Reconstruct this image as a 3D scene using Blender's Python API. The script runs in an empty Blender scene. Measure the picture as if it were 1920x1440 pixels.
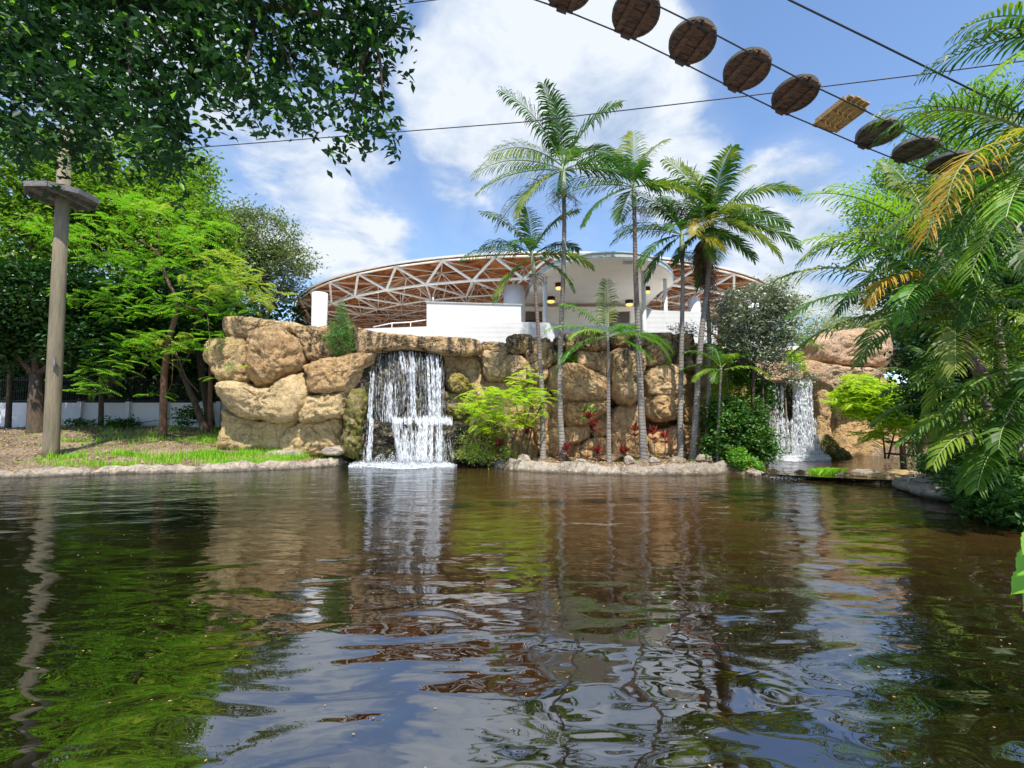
import bpy, math, random
import numpy as np
from mathutils import Vector, Matrix, noise as mnoise

SC = bpy.context.scene
COL = SC.collection
R = math.radians
# ------------------------------------------------------------------ camera
F = 900.0                      # focal length in photograph pixels
TH = math.atan(60.0 / F)       # camera pitched up a little
CAMZ = 2.0
cam_d = bpy.data.cameras.new("camera")
cam = bpy.data.objects.new("camera", cam_d)
COL.objects.link(cam)
cam.location = (0, 0, CAMZ)
cam.rotation_euler = (R(90) + TH, 0, 0)
cam_d.sensor_width = 36
cam_d.lens = 36 * F / 1920
cam_d.clip_start = 0.05
cam_d.clip_end = 2000
SC.camera = cam

def ray(px, py):
    a = (px - 960) / F; b = (720 - py) / F
    c, s = math.cos(TH), math.sin(TH)
    return (a, c - s * b, s + c * b)
def P(px, py, D):
    d = ray(px, py); k = D / d[1]
    return Vector((d[0] * k, D, CAMZ + d[2] * k))
def G(px, py, z=0.0):
    d = ray(px, py); k = (z - CAMZ) / d[2]
    return Vector((d[0] * k, d[1] * k, z))

# ------------------------------------------------------------------ render look
SC.view_settings.view_transform = 'Standard'
SC.view_settings.look = 'None'
SC.view_settings.gamma = 1.0
SC.view_settings.use_curve_mapping = False
SC.view_settings.exposure = 0.58
SC.cycles.max_bounces = 8
SC.cycles.diffuse_bounces = 4
SC.cycles.glossy_bounces = 4
SC.cycles.transmission_bounces = 4
SC.cycles.transparent_max_bounces = 16
SC.cycles.sample_clamp_indirect = 6
SC.cycles.use_denoising = True

# ------------------------------------------------------------------ sun
SUN_EL = 62.0
SUN_AZ = 167.0      # compass style, clockwise from +Y : 180 = behind the camera
sx = math.sin(R(SUN_AZ)) * math.cos(R(SUN_EL))
sy = math.cos(R(SUN_AZ)) * math.cos(R(SUN_EL))
sz = math.sin(R(SUN_EL))
sun_d = bpy.data.lights.new("sun", 'SUN')
sun = bpy.data.objects.new("sun", sun_d)
COL.objects.link(sun)
sun_d.energy = 5.0
sun_d.angle = R(0.5)
sun_d.color = (1.0, 0.955, 0.88)
sun.rotation_euler = Vector((sx, sy, sz)).to_track_quat('Z', 'Y').to_euler()

# ------------------------------------------------------------------ node helper
class NT:
    def __init__(s, tree):
        s.t = tree; s.n = tree.nodes; s.l = tree.links
    def new(s, typ, ins=None, **kw):
        nd = s.n.new(typ)
        for k, v in kw.items(): setattr(nd, k, v)
        if ins:
            for k, v in ins.items(): s.set(nd, k, v)
        return nd
    def set(s, nd, k, v):
        sock = nd.inputs[k]
        if isinstance(v, bpy.types.NodeSocket): s.l.new(v, sock)
        elif isinstance(v, bpy.types.Node): s.l.new(v.outputs[0], sock)
        else:
            if sock.type == 'RGBA' and len(v) == 3: v = (*v, 1)
            sock.default_value = v
    def math(s, op, a, b=None, c=None, clamp=False):
        nd = s.n.new('ShaderNodeMath'); nd.operation = op; nd.use_clamp = clamp
        s.set(nd, 0, a)
        if b is not None: s.set(nd, 1, b)
        if c is not None: s.set(nd, 2, c)
        return nd.outputs[0]
    def vmath(s, op, a, b=None, out=0):
        nd = s.n.new('ShaderNodeVectorMath'); nd.operation = op
        s.set(nd, 0, a)
        if b is not None: s.set(nd, 1, b)
        return nd.outputs[out]
    def mix(s, f, a, b, blend='MIX'):
        nd = s.n.new('ShaderNodeMix'); nd.data_type = 'RGBA'; nd.blend_type = blend
        s.set(nd, 0, f); s.set(nd, 6, a); s.set(nd, 7, b)
        return nd.outputs[2]
    def noise(s, vec, scale, detail=4, rough=0.55, dist=0.0, out=0):
        nd = s.new('ShaderNodeTexNoise', {'Scale': scale, 'Detail': detail, 'Roughness': rough, 'Distortion': dist})
        if vec is not None: s.set(nd, 'Vector', vec)
        return nd.outputs[out]
    def ramp(s, fac, stops, interp='LINEAR'):
        nd = s.n.new('ShaderNodeValToRGB'); s.set(nd, 0, fac)
        cr = nd.color_ramp; cr.interpolation = interp
        while len(cr.elements) < len(stops): cr.elements.new(0.5)
        for e, (p, c) in zip(cr.elements, stops):
            e.position = p; e.color = (c, c, c, 1) if not hasattr(c, '__len__') else (*c[:3], 1)
        return nd.outputs[0]
    def maprange(s, v, a, b, c=0.0, d=1.0, smooth=False):
        nd = s.n.new('ShaderNodeMapRange'); nd.clamp = True
        if smooth: nd.interpolation_type = 'SMOOTHSTEP'
        for i, x in enumerate((v, a, b, c, d)): s.set(nd, i, x)
        return nd.outputs[0]
    def scalev(s, vec, sc):
        return s.vmath('MULTIPLY', vec, sc)

# ------------------------------------------------------------------ world: Nishita sky and cumulus
world = bpy.data.worlds.new("World")
SC.world = world
world.use_nodes = True
w = NT(world.node_tree); w.n.clear()
sky = w.new('ShaderNodeTexSky'); sky.sky_type = 'NISHITA'; sky.sun_disc = False
sky.sun_elevation = R(SUN_EL); sky.sun_rotation = R(SUN_AZ)
sky.altitude = 0; sky.air_density = 1.0; sky.dust_density = 0.6; sky.ozone_density = 1.5
tc = w.new('ShaderNodeTexCoord').outputs['Generated']
dirn = w.vmath('NORMALIZE', tc)
sep = w.new('ShaderNodeSeparateXYZ', {0: dirn})
den = w.math('ADD', w.math('MAXIMUM', sep.outputs[2], 0.0), 0.28)
comb = w.new('ShaderNodeCombineXYZ', {0: w.math('DIVIDE', sep.outputs[0], den), 1: w.math('DIVIDE', sep.outputs[1], den), 2: 0.37})
cl = comb.outputs[0]
n1 = w.noise(cl, 1.7, 9, 0.58, 0.25)
n2 = w.noise(cl, 5.5, 6, 0.6, 0.4)
n3 = w.noise(w.vmath('ADD', cl, (7.3, 2.1, 0)), 0.9, 4, 0.5)
# where the cumulus stand: (px, py, radius in photo px, weight), as directions
BLOBS = [(1010, 100, 230, 1.0), (1150, 190, 190, 1.0), (880, 200, 150, .95), (930, 330, 150, .75), (1010, 450, 150, .6),
         (560, 330, 210, .7), (650, 430, 170, .65), (470, 250, 150, .55), (1480, 430, 170, .9), (1560, 470, 170, .9), (1380, 520, 150, .65),
         (300, 90, 230, .9), (90, 120, 250, .9), (640, 60, 150, .5), (1230, 330, 150, .75), (1330, 480, 120, .5),
         (700, 250, 120, .5), (150, 380, 200, .6), (1050, 600, 330, .3), (1700, 560, 200, .5)]
acc = None
for bx, by, br, bw in BLOBS:
    d = Vector(ray(bx, by)).normalized()
    ang = math.atan(br / F) * (1.0 / (1 + ((bx - 960) ** 2 + (by - 720) ** 2) / F / F) ** 0.5)
    dot = w.vmath('DOT_PRODUCT', dirn, tuple(d), out=1)
    m = w.math('MULTIPLY', w.maprange(dot, math.cos(ang * 1.25), math.cos(ang * 0.15), 0, 1, True), bw)
    acc = m if acc is None else w.math('MAXIMUM', acc, m)
# away from these the same broken cumulus goes on over the whole sky
behind = w.maprange(sep.outputs[1], 0.05, 0.45, 0.50, 0.0, True)
acc = w.math('MAXIMUM', acc, w.math('MULTIPLY', behind, w.maprange(n3, 0.35, 0.65, 0.2, 1.2)))
dens = w.math('ADD', acc, w.math('MULTIPLY', w.math('SUBTRACT', n1, 0.5), 2.5))
dens = w.math('ADD', dens, w.math('MULTIPLY', w.math('SUBTRACT', n2, 0.5), 0.5))
mask = w.math('MULTIPLY', w.maprange(dens, 0.45, 0.92, 0, 1, True), 0.96)
veil = w.math('MULTIPLY', w.maprange(w.math('ADD', acc, w.math('MULTIPLY', n3, 0.5)), 0.3, 1.1, 0.0, 1.0, True), 0.28)
mask = w.math('MAXIMUM', mask, veil)
shade = w.maprange(w.math('ADD', w.math('MULTIPLY', n1, 0.45), w.math('MULTIPLY', n2, 0.55)), 0.40, 0.59, 0.0, 1.0)
SKYK = 0.112
cloudc = w.mix(shade, (2.5, 3.35, 4.7), (5.5, 5.85, 6.3))
skyc = w.mix(1.0, sky.outputs[0], (1.28, 1.40, 1.52), 'MULTIPLY')
allc = w.mix(mask, skyc, cloudc)
bg = w.new('ShaderNodeBackground', {0: allc, 1: SKYK})
out = w.new('ShaderNodeOutputWorld', {0: bg.outputs[0]})
world.cycles.sampling_method = 'AUTOMATIC'

# ------------------------------------------------------------------ object helpers
def tag(o, label=None, cat=None, group=None, kind=None):
    if label: o['label'] = label
    if cat: o['category'] = cat
    if group: o['group'] = group
    if kind: o['kind'] = kind
    return o
def empty(name, loc=(0, 0, 0), **kw):
    o = bpy.data.objects.new(name, None); COL.objects.link(o); o.location = loc
    o.empty_display_size = 0.2
    return tag(o, **kw)
def put(name, me, parent=None, mat=None, **kw):
    o = bpy.data.objects.new(name, me); COL.objects.link(o)
    if mat is not None and not me.materials: me.materials.append(mat)
    if parent is not None:
        o.parent = parent
        o.matrix_parent_inverse = Matrix.Translation(parent.location).inverted()
    return tag(o, **kw)
def mesh_np(name, V, Fc, mat=None, smooth=False):
    """V (n,3) array; Fc (m,k) array of equal-size faces"""
    V = np.asarray(V, dtype=np.float32); Fc = np.asarray(Fc, dtype=np.int32)
    me = bpy.data.meshes.new(name)
    me.vertices.add(len(V)); me.vertices.foreach_set('co', V.ravel())
    m, k = Fc.shape
    me.loops.add(m * k); me.loops.foreach_set('vertex_index', Fc.ravel())
    me.polygons.add(m)
    me.polygons.foreach_set('loop_start', np.arange(0, m * k, k, dtype=np.int32))
    try: me.polygons.foreach_set('loop_total', np.full(m, k, dtype=np.int32))
    except Exception: pass
    if smooth: me.polygons.foreach_set('use_smooth', np.ones(m, dtype=bool))
    me.update(calc_edges=True)
    if mat is not None: me.materials.append(mat)
    return me
class MB:
    """collects simple shapes into one mesh"""
    def __init__(s): s.v = []; s.f = []; s.sm = []
    def add(s, vs, fs, smooth=False):
        b = len(s.v); s.v += [tuple(v) for v in vs]; s.f += [tuple(i + b for i in f) for f in fs]; s.sm += [smooth] * len(fs)
    def box(s, c, sz, rz=0.0, M=None):
        hx, hy, hz = sz[0] / 2, sz[1] / 2, sz[2] / 2
        vs = [Vector((x, y, z)) for x in (-hx, hx) for y in (-hy, hy) for z in (-hz, hz)]
        if M is not None: vs = [M @ v for v in vs]
        if rz:
            m = Matrix.Rotation(rz, 3, 'Z'); vs = [m @ v for v in vs]
        vs = [v + Vector(c) for v in vs]
        s.add(vs, [(0, 1, 3, 2), (4, 6, 7, 5), (0, 4, 5, 1), (2, 3, 7, 6), (0, 2, 6, 4), (1, 5, 7, 3)])
    def prism(s, pts, z0, z1):
        n = len(pts)
        s.add([(p[0], p[1], z0) for p in pts] + [(p[0], p[1], z1) for p in pts],
              [tuple(range(n))[::-1], tuple(range(n, 2 * n))] + [(i, (i + 1) % n, n + (i + 1) % n, n + i) for i in range(n)])
    def tube(s, path, rad, n=8, cap=True, smooth=True):
        path = [Vector(p) for p in path]
        if not hasattr(rad, '__len__'): rad = [rad] * len(path)
        b = len(s.v); up = Vector((0.13, 0.29, 0.95))
        vs = []; prev = None
        for i, p in enumerate(path):
            t = (path[min(i + 1, len(path) - 1)] - path[max(i - 1, 0)])
            t = t.normalized() if t.length > 1e-9 else Vector((0, 0, 1))
            if prev is None:
                u = t.cross(up)
                if u.length < 1e-3: u = t.cross(Vector((1, 0, 0)))
                u.normalize()
            else:
                u = (prev - t * prev.dot(t)).normalized()
            prev = u; v = t.cross(u)
            for k in range(n):
                a = 2 * math.pi * k / n
                vs.append(p + (u * math.cos(a) + v * math.sin(a)) * rad[i])
        fs = []
        for i in range(len(path) - 1):
            for k in range(n):
                fs.append((i * n + k, i * n + (k + 1) % n, (i + 1) * n + (k + 1) % n, (i + 1) * n + k))
        b0 = len(s.v); s.add(vs, fs, smooth)
        if cap:
            s.f += [tuple(b0 + q for q in range(n))[::-1], tuple(b0 + q for q in range((len(path) - 1) * n, len(path) * n))]; s.sm += [False, False]
    def mesh(s, name, mat=None):
        me = bpy.data.meshes.new(name); me.from_pydata(s.v, [], s.f); 
        me.polygons.foreach_set('use_smooth', s.sm); me.update()
        if mat is not None: me.materials.append(mat)
        return me
    def build(s, name, mat, parent=None, **kw):
        return put(name, s.mesh(name, mat), parent, **kw)

# ------------------------------------------------------------------ materials
def mat_base(name):
    m = bpy.data.materials.new(name); m.use_nodes = True
    t = NT(m.node_tree); t.n.clear()
    t.out = t.new('ShaderNodeOutputMaterial')
    return m, t
def pos(t): return t.new('ShaderNodeNewGeometry').outputs['Position']
def princ(t, **kw):
    nd = t.n.new('ShaderNodeBsdfPrincipled')
    for k, v in kw.items(): t.set(nd, k.replace('_', ' '), v)
    return nd
def bump(t, h, strength=1.0, dist=1.0):
    return t.new('ShaderNodeBump', {'Height': h, 'Strength': strength, 'Distance': dist}).outputs[0]

def leaf_mat(name, c1, c2, c3=None, trans=0.35, rough=0.45, spec=0.4, clump=1.2):
    m, t = mat_base(name)
    g = t.new('ShaderNodeNewGeometry')
    rnd = g.outputs['Random Per Island']
    n = t.noise(g.outputs['Position'], clump, 2)
    f = t.math('ADD', t.math('MULTIPLY', rnd, 0.6), t.math('MULTIPLY', t.maprange(n, 0.3, 0.7), 0.4))
    stops = [(0.0, c1), (0.75, c2)] + ([(0.97, c2), (1.0, c3)] if c3 else [])
    col = t.ramp(f, stops)
    if c3:
        col = t.mix(t.math('GREATER_THAN', rnd, 0.965), col, c3)
    p = princ(t, Base_Color=col, Roughness=rough)
    t.set(p, 'Specular IOR Level', spec)
    tcol = t.mix(1.0, col, (1.5, 1.6, 0.55), 'MULTIPLY')
    tr = t.new('ShaderNodeBsdfTranslucent', {0: tcol})
    mx = t.new('ShaderNodeMixShader', {0: trans, 1: p.outputs[0], 2: tr.outputs[0]})
    t.l.new(mx.outputs[0], t.out.inputs[0])
    return m

def rock_mat(name, tanA=(0.78, 0.54, 0.28), tanB=(0.63, 0.39, 0.175), stain=0.5, moss=0.0, wet=0.0, z0=3.2, z1=5.2, mossc=(0.10, 0.13, 0.02)):
    m, t = mat_base(name)
    p = pos(t)
    oi = t.new('ShaderNodeObjectInfo').outputs['Random']
    n1 = t.noise(p, 0.55, 5, 0.6)
    col = t.mix(t.maprange(t.math('ADD', n1, t.math('MULTIPLY', t.math('SUBTRACT', oi, 0.5), 0.35)), 0.33, 0.68), tanB, tanA)
    n2 = t.noise(p, 4.5, 7, 0.7)
    col = t.mix(t.maprange(n2, 0.50, 0.66, 0, 0.75), col, (0.82, 0.64, 0.40))
    col = t.mix(t.maprange(n2, 0.32, 0.44, 0.35, 0.0), col, (0.16, 0.105, 0.06))
    fine = t.noise(p, 22, 5, 0.7)
    col = t.mix(t.maprange(fine, 0.38, 0.48, 0.35, 0), col, (0.12, 0.08, 0.045))
    # dark algae stains, running down from the upper parts
    st = t.noise(t.scalev(p, (2.6, 2.6, 0.55)), 1.0, 6, 0.65)
    st2 = t.noise(p, 6.0, 6, 0.75)
    zz = t.new('ShaderNodeSeparateXYZ', {0: p}).outputs[2]
    hm = t.maprange(zz, z0, z1, 0.0, 0.09)
    sv = t.math('ADD', t.math('ADD', t.math('MULTIPLY', st, 0.6), t.math('MULTIPLY', st2, 0.4)), hm)
    sm = t.math('MULTIPLY', t.maprange(t.math('ADD', sv, t.math('MULTIPLY', t.math('SUBTRACT', fine, 0.5), 0.5)), 0.56, 0.64), stain)
    col = t.mix(sm, col, (0.045, 0.036, 0.03))
    if moss > 0:
        mn = t.noise(p, 1.6, 6, 0.7)
        col = t.mix(t.math('MULTIPLY', t.maprange(mn, 0.42, 0.56), moss), col, mossc)
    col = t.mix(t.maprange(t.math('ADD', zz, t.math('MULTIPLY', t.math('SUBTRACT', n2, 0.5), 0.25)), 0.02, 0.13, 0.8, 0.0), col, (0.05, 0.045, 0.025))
    cr = t.new('ShaderNodeTexVoronoi', {'Vector': t.vmath('ADD', p, t.vmath('MULTIPLY', t.noise(p, 2.5, 4, out=1), (0.9, 0.9, 0.9))), 'Scale': 1.9}, feature='DISTANCE_TO_EDGE')
    crk = t.maprange(cr.outputs[0], 0.0, 0.06)
    col = t.mix(t.maprange(crk, 0, 1, 0.45, 0), col, (0.07, 0.05, 0.035))
    hgt = t.math('ADD', t.math('MULTIPLY', t.noise(p, 3.0, 9, 0.76), 0.46), t.math('MULTIPLY', crk, 0.035))
    hgt = t.math('ADD', hgt, t.math('MULTIPLY', t.noise(t.scalev(p, (6, 6, 14)), 1.0, 6, 0.7), 0.075))
    pr = princ(t, Base_Color=col, Roughness=0.9 if wet == 0 else 0.25, Normal=bump(t, hgt, 0.85))
    t.set(pr, 'Specular IOR Level', 0.2 if wet == 0 else 0.38)
    t.l.new(pr.outputs[0], t.out.inputs[0])
    return m

def plain(name, c, c2=None, scale=6.0, rough=0.7, bmp=0.0, bscale=20, spec=0.3, metal=0.0, stretch=None, gloss=False):
    m, t = mat_base(name)
    p = pos(t)
    if stretch: p = t.scalev(p, stretch)
    n = t.noise(p, scale, 6, 0.65)
    col = t.mix(t.maprange(n, 0.35, 0.65), c, c2 or tuple(x * 0.75 for x in c))
    kw = dict(Base_Color=col, Roughness=rough, Metallic=metal)
    if bmp: kw['Normal'] = bump(t, t.noise(p, bscale, 6, 0.7), 1.0, bmp)
    pr = princ(t, **kw); t.set(pr, 'Specular IOR Level', spec)
    t.l.new(pr.outputs[0], t.out.inputs[0])
    return m

M = {}
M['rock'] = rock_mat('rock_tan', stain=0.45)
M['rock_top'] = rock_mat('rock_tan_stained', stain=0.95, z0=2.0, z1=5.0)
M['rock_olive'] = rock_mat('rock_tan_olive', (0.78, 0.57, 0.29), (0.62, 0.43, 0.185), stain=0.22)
M['rock_low'] = rock_mat('rock_tan_warm', (0.78, 0.50, 0.235), (0.64, 0.37, 0.15), stain=0.35)
M['rock_pink'] = rock_mat('rock_pink_tan', (0.82, 0.58, 0.40), (0.74, 0.44, 0.25), stain=0.15)
M['rock_moss'] = rock_mat('rock_mossy', (0.35, 0.27, 0.12), (0.2, 0.14, 0.07), stain=0.5, moss=0.85, mossc=(0.16, 0.17, 0.02))
M['rock_yellow'] = rock_mat('rock_yellow_moss', (0.45, 0.36, 0.12), (0.3, 0.22, 0.08), stain=0.35, moss=0.7, mossc=(0.33, 0.27, 0.03))
M['rock_wet'] = rock_mat('rock_wet_black', (0.026, 0.021, 0.017), (0.012, 0.010, 0.008), stain=0.9, moss=0.5, wet=1, z0=-3, z1=0, mossc=(0.03, 0.05, 0.012))
M['rock_wetbrown'] = rock_mat('rock_wet_brown', (0.22, 0.16, 0.08), (0.10, 0.07, 0.04), stain=0.8, moss=0.5, wet=1, z0=-3, z1=1, mossc=(0.05, 0.07, 0.015))
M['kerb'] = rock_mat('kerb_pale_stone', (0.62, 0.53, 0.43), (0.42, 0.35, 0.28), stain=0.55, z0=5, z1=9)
def white_paint():
    m, t = mat_base('white_paint')
    p = pos(t)
    n = t.noise(t.scalev(p, (1.5, 1.5, 0.35)), 1.5, 5, 0.6)
    col = t.mix(t.maprange(n, 0.5, 0.75, 0, 0.5), (0.62, 0.62, 0.615), (0.50, 0.50, 0.48))
    w_ = t.math('PINGPONG', t.math('MULTIPLY', t.new('ShaderNodeSeparateXYZ', {0: p}).outputs[2], 4.0), 0.5)
    h = t.math('ADD', t.math('MULTIPLY', w_, 0.01), t.math('MULTIPLY', t.noise(p, 3, 4), 0.015))
    pr = princ(t, Base_Color=col, Roughness=0.75, Normal=bump(t, h, 0.7))
    t.l.new(pr.outputs[0], t.out.inputs[0]); return m
M['white'] = white_paint()
M['white_steel'] = plain('white_painted_steel', (0.86, 0.85, 0.81), (0.72, 0.68, 0.60), 3, 0.5)
M['soffit'] = plain('cream_soffit', (0.88, 0.86, 0.80), (0.82, 0.80, 0.74), 1.2, 0.8)
M['fascia'] = plain('pale_blue_grey_metal', (0.50, 0.56, 0.58), (0.38, 0.43, 0.45), 2, 0.45)
M['counter'] = plain('dull_beige_counter', (0.30, 0.27, 0.24), (0.22, 0.2, 0.18), 2, 0.7)
M['darkgap'] = plain('dark_opening', (0.05, 0.045, 0.04), (0.08, 0.07, 0.06), 2, 0.7)
M['lamp_black'] = plain('black_lamp_metal', (0.03, 0.025, 0.022), None, 5, 0.4)
M['iron'] = plain('black_iron', (0.02, 0.02, 0.022), None, 5, 0.5)
M['cable'] = plain('dark_cable', (0.035, 0.035, 0.045), None, 5, 0.5)
M['pole'] = plain('weathered_pole_wood', (0.25, 0.205, 0.135), (0.15, 0.13, 0.085), 2.0, 0.9, 0.03, 8, stretch=(5, 5, 0.6))
M['board'] = plain('grey_weathered_board', (0.20, 0.19, 0.185), (0.11, 0.10, 0.10), 6, 0.85, 0.01, 20)
M['plank'] = plain('dark_brown_plank', (0.15, 0.085, 0.05), (0.05, 0.035, 0.028), 5.0, 0.85, 0.02, 12, stretch=(1, 4, 4))
M['plank2'] = plain('grey_brown_plank', (0.12, 0.10, 0.075), (0.05, 0.042, 0.035), 5.0, 0.85, 0.02, 12, stretch=(1, 4, 4))
M['plank_new'] = plain('yellow_new_plank', (0.42, 0.27, 0.11), (0.24, 0.15, 0.06), 5.0, 0.75, 0.01, 12, stretch=(1, 4, 4))
M['wood_brown'] = plain('brown_rail_wood', (0.20, 0.09, 0.045), (0.10, 0.05, 0.03), 4, 0.8)
M['bark'] = plain('brown_bark', (0.13, 0.095, 0.065), (0.06, 0.045, 0.03), 4, 0.95, 0.04, 12, stretch=(3, 3, 0.8))
M['bark_red'] = plain('reddish_bark', (0.22, 0.12, 0.08), (0.12, 0.07, 0.05), 4, 0.9, 0.02, 12)
M['bark_pale'] = plain('pale_bark', (0.30, 0.26, 0.21), (0.18, 0.15, 0.12), 4, 0.9, 0.02, 12)
def palm_trunk_mat(name, a, b):
    m, t = mat_base(name); p = pos(t)
    z = t.new('ShaderNodeSeparateXYZ', {0: p}).outputs[2]
    zz = t.math('ADD', z, t.math('MULTIPLY', t.noise(p, 1.5, 2), 0.25))
    ring = t.math('PINGPONG', t.math('MULTIPLY', zz, 8.0), 0.5)
    n = t.noise(t.scalev(p, (4, 4, 0.7)), 1.3, 5, 0.65)
    col = t.mix(t.maprange(n, 0.35, 0.65), a, b)
    col = t.mix(t.maprange(ring, 0.0, 0.16, 0.32, 0), col, (0.07, 0.06, 0.05))
    h = t.math('MULTIPLY', t.maprange(ring, 0, 0.2), 0.02)
    pr = princ(t, Base_Color=col, Roughness=0.9, Normal=bump(t, h, 0.8))
    t.l.new(pr.outputs[0], t.out.inputs[0]); return m
M['ptrunk'] = palm_trunk_mat('grey_palm_trunk', (0.27, 0.24, 0.205), (0.16, 0.14, 0.12))
M['ptrunk_dark'] = palm_trunk_mat('brown_palm_trunk', (0.20, 0.15, 0.12), (0.12, 0.09, 0.075))
M['ptrunk_green'] = palm_trunk_mat('green_palm_trunk', (0.22, 0.30, 0.08), (0.15, 0.2, 0.07))
M['crownshaft'] = plain('green_crownshaft', (0.28, 0.36, 0.20), (0.36, 0.38, 0.26), 3, 0.5)
M['tangle'] = plain('brown_flower_stalk', (0.20, 0.17, 0.10), (0.11, 0.09, 0.055), 6, 0.9)

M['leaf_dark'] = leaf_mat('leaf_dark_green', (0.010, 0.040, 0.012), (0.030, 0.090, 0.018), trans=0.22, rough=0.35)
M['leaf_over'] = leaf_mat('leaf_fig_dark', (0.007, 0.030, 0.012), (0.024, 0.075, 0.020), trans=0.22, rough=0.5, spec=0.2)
M['leaf_mid'] = leaf_mat('leaf_mid_green', (0.055, 0.15, 0.015), (0.17, 0.29, 0.03), (0.30, 0.34, 0.05), trans=0.38)
M['leaf_bright'] = leaf_mat('leaf_bright_green', (0.07, 0.21, 0.02), (0.17, 0.36, 0.035), (0.38, 0.38, 0.06), trans=0.45)
M['leaf_yellowish'] = leaf_mat('leaf_yellow_green', (0.18, 0.31, 0.03), (0.36, 0.42, 0.09), (0.45, 0.30, 0.08), trans=0.4)
M['leaf_lime'] = leaf_mat('leaf_lime', (0.20, 0.38, 0.015), (0.44, 0.56, 0.04), trans=0.42)
M['leaf_light'] = leaf_mat('leaf_light_green', (0.10, 0.22, 0.03), (0.20, 0.34, 0.05), trans=0.4)
M['leaf_olive'] = leaf_mat('leaf_olive_grey', (0.09, 0.13, 0.05), (0.20, 0.25, 0.10), trans=0.25, rough=0.55)
M['leaf_silver'] = leaf_mat('leaf_silver_green', (0.055, 0.085, 0.05), (0.24, 0.27, 0.20), (0.5, 0.52, 0.42), trans=0.2, rough=0.35, spec=0.7)
M['leaf_pale'] = leaf_mat('leaf_pale_feathery', (0.20, 0.24, 0.12), (0.36, 0.38, 0.20), trans=0.4, rough=0.6)
M['leaf_red'] = leaf_mat('leaf_red_cordyline', (0.10, 0.015, 0.02), (0.30, 0.05, 0.05), (0.5, 0.18, 0.08), trans=0.3)
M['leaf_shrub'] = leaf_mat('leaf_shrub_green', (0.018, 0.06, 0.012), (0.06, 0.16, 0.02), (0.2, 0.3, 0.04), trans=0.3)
M['needle'] = leaf_mat('needle_green', (0.05, 0.14, 0.03), (0.12, 0.26, 0.05), trans=0.3)
M['grass'] = leaf_mat('grass_green', (0.15, 0.36, 0.015), (0.32, 0.56, 0.04), trans=0.4, clump=0.8)
M['grass_dark'] = leaf_mat('grass_dark', (0.03, 0.10, 0.012), (0.10, 0.22, 0.02), trans=0.3, clump=0.8)
M['litter'] = leaf_mat('dead_leaf', (0.16, 0.085, 0.04), (0.42, 0.28, 0.15), (0.6, 0.5, 0.35), trans=0.05)
def frond_mat(name, c1, c2, tip=None, trans=0.35):
    m, t = mat_base(name)
    g = t.new('ShaderNodeNewGeometry'); oi = t.new('ShaderNodeObjectInfo').outputs['Random']
    f = t.math('ADD', t.math('MULTIPLY', g.outputs['Random Per Island'], 0.5), t.math('MULTIPLY', oi, 0.5))
    col = t.mix(f, c1, c2)
    if tip:
        nn = t.noise(g.outputs['Position'], 2.2, 3)
        col = t.mix(t.maprange(t.math('ADD', nn, t.math('MULTIPLY', t.math('SUBTRACT', oi, 0.5), 0.5)), 0.52, 0.68, 0, 0.85), col, tip)
    p = princ(t, Base_Color=col, Roughness=0.42); t.set(p, 'Specular IOR Level', 0.2)
    tr = t.new('ShaderNodeBsdfTranslucent', {0: t.mix(1.0, col, (1.4, 1.6, 0.4), 'MULTIPLY')})
    mx = t.new('ShaderNodeMixShader', {0: trans, 1: p.outputs[0], 2: tr.outputs[0]})
    t.l.new(mx.outputs[0], t.out.inputs[0]); return m
M['frond'] = frond_mat('palm_leaflet_green', (0.018, 0.072, 0.012), (0.065, 0.155, 0.018), (0.22, 0.25, 0.045))
M['frond_young'] = frond_mat('palm_leaflet_fresh', (0.055, 0.18, 0.015), (0.13, 0.32, 0.025), (0.24, 0.38, 0.04))
M['frond_dark'] = frond_mat('palm_leaflet_deep', (0.03, 0.085, 0.010), (0.085, 0.175, 0.014), (0.20, 0.28, 0.03), 0.36)
M['frond_yellow'] = frond_mat('palm_leaflet_yellowing', (0.50, 0.25, 0.03), (0.44, 0.33, 0.05), (0.22, 0.26, 0.04), 0.4)
M['frond_dead'] = frond_mat('palm_leaflet_dead', (0.12, 0.07, 0.045), (0.20, 0.12, 0.07), None, 0.1)
M['rachis'] = plain('pale_green_midrib', (0.20, 0.27, 0.08), (0.15, 0.20, 0.06), 4, 0.5)
M['rachis_dead'] = plain('brown_midrib', (0.18, 0.11, 0.06), None, 4, 0.8)

# ------------------------------------------------------------------ pond outline
def xy(v): return (v[0], v[1])
shoreL = [G(-90, 904), G(0, 897), G(100, 893), G(210, 889), G(300, 887), G(400, 885), G(480, 882), G(560, 879), G(625, 874)]
main_poly = [(-14, -8), (-15.5, 9), (-18, 14.3)] + [xy(p) for p in shoreL] + \
    [xy(G(660, 868)), xy(G(690, 862)), xy(G(840, 862)), xy(G(880, 868)), xy(G(925, 874)), xy(G(960, 881)), xy(G(1010, 885)), xy(G(1080, 888)), xy(G(1180, 891)),
     xy(G(1280, 891)), xy(G(1345, 889)), xy(G(1372, 886)), xy(G(1400, 892)), xy(G(1440, 893)), xy(G(1560, 900)), xy(G(1680, 908)), xy(G(1735, 922)),
     xy(G(1790, 938)), xy(G(1850, 958)), xy(G(1920, 985)), xy(G(2050, 1040)), xy(G(2250, 1180)), (7.5, 0.5), (6.5, -8)]
UZ = 0.14
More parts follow.
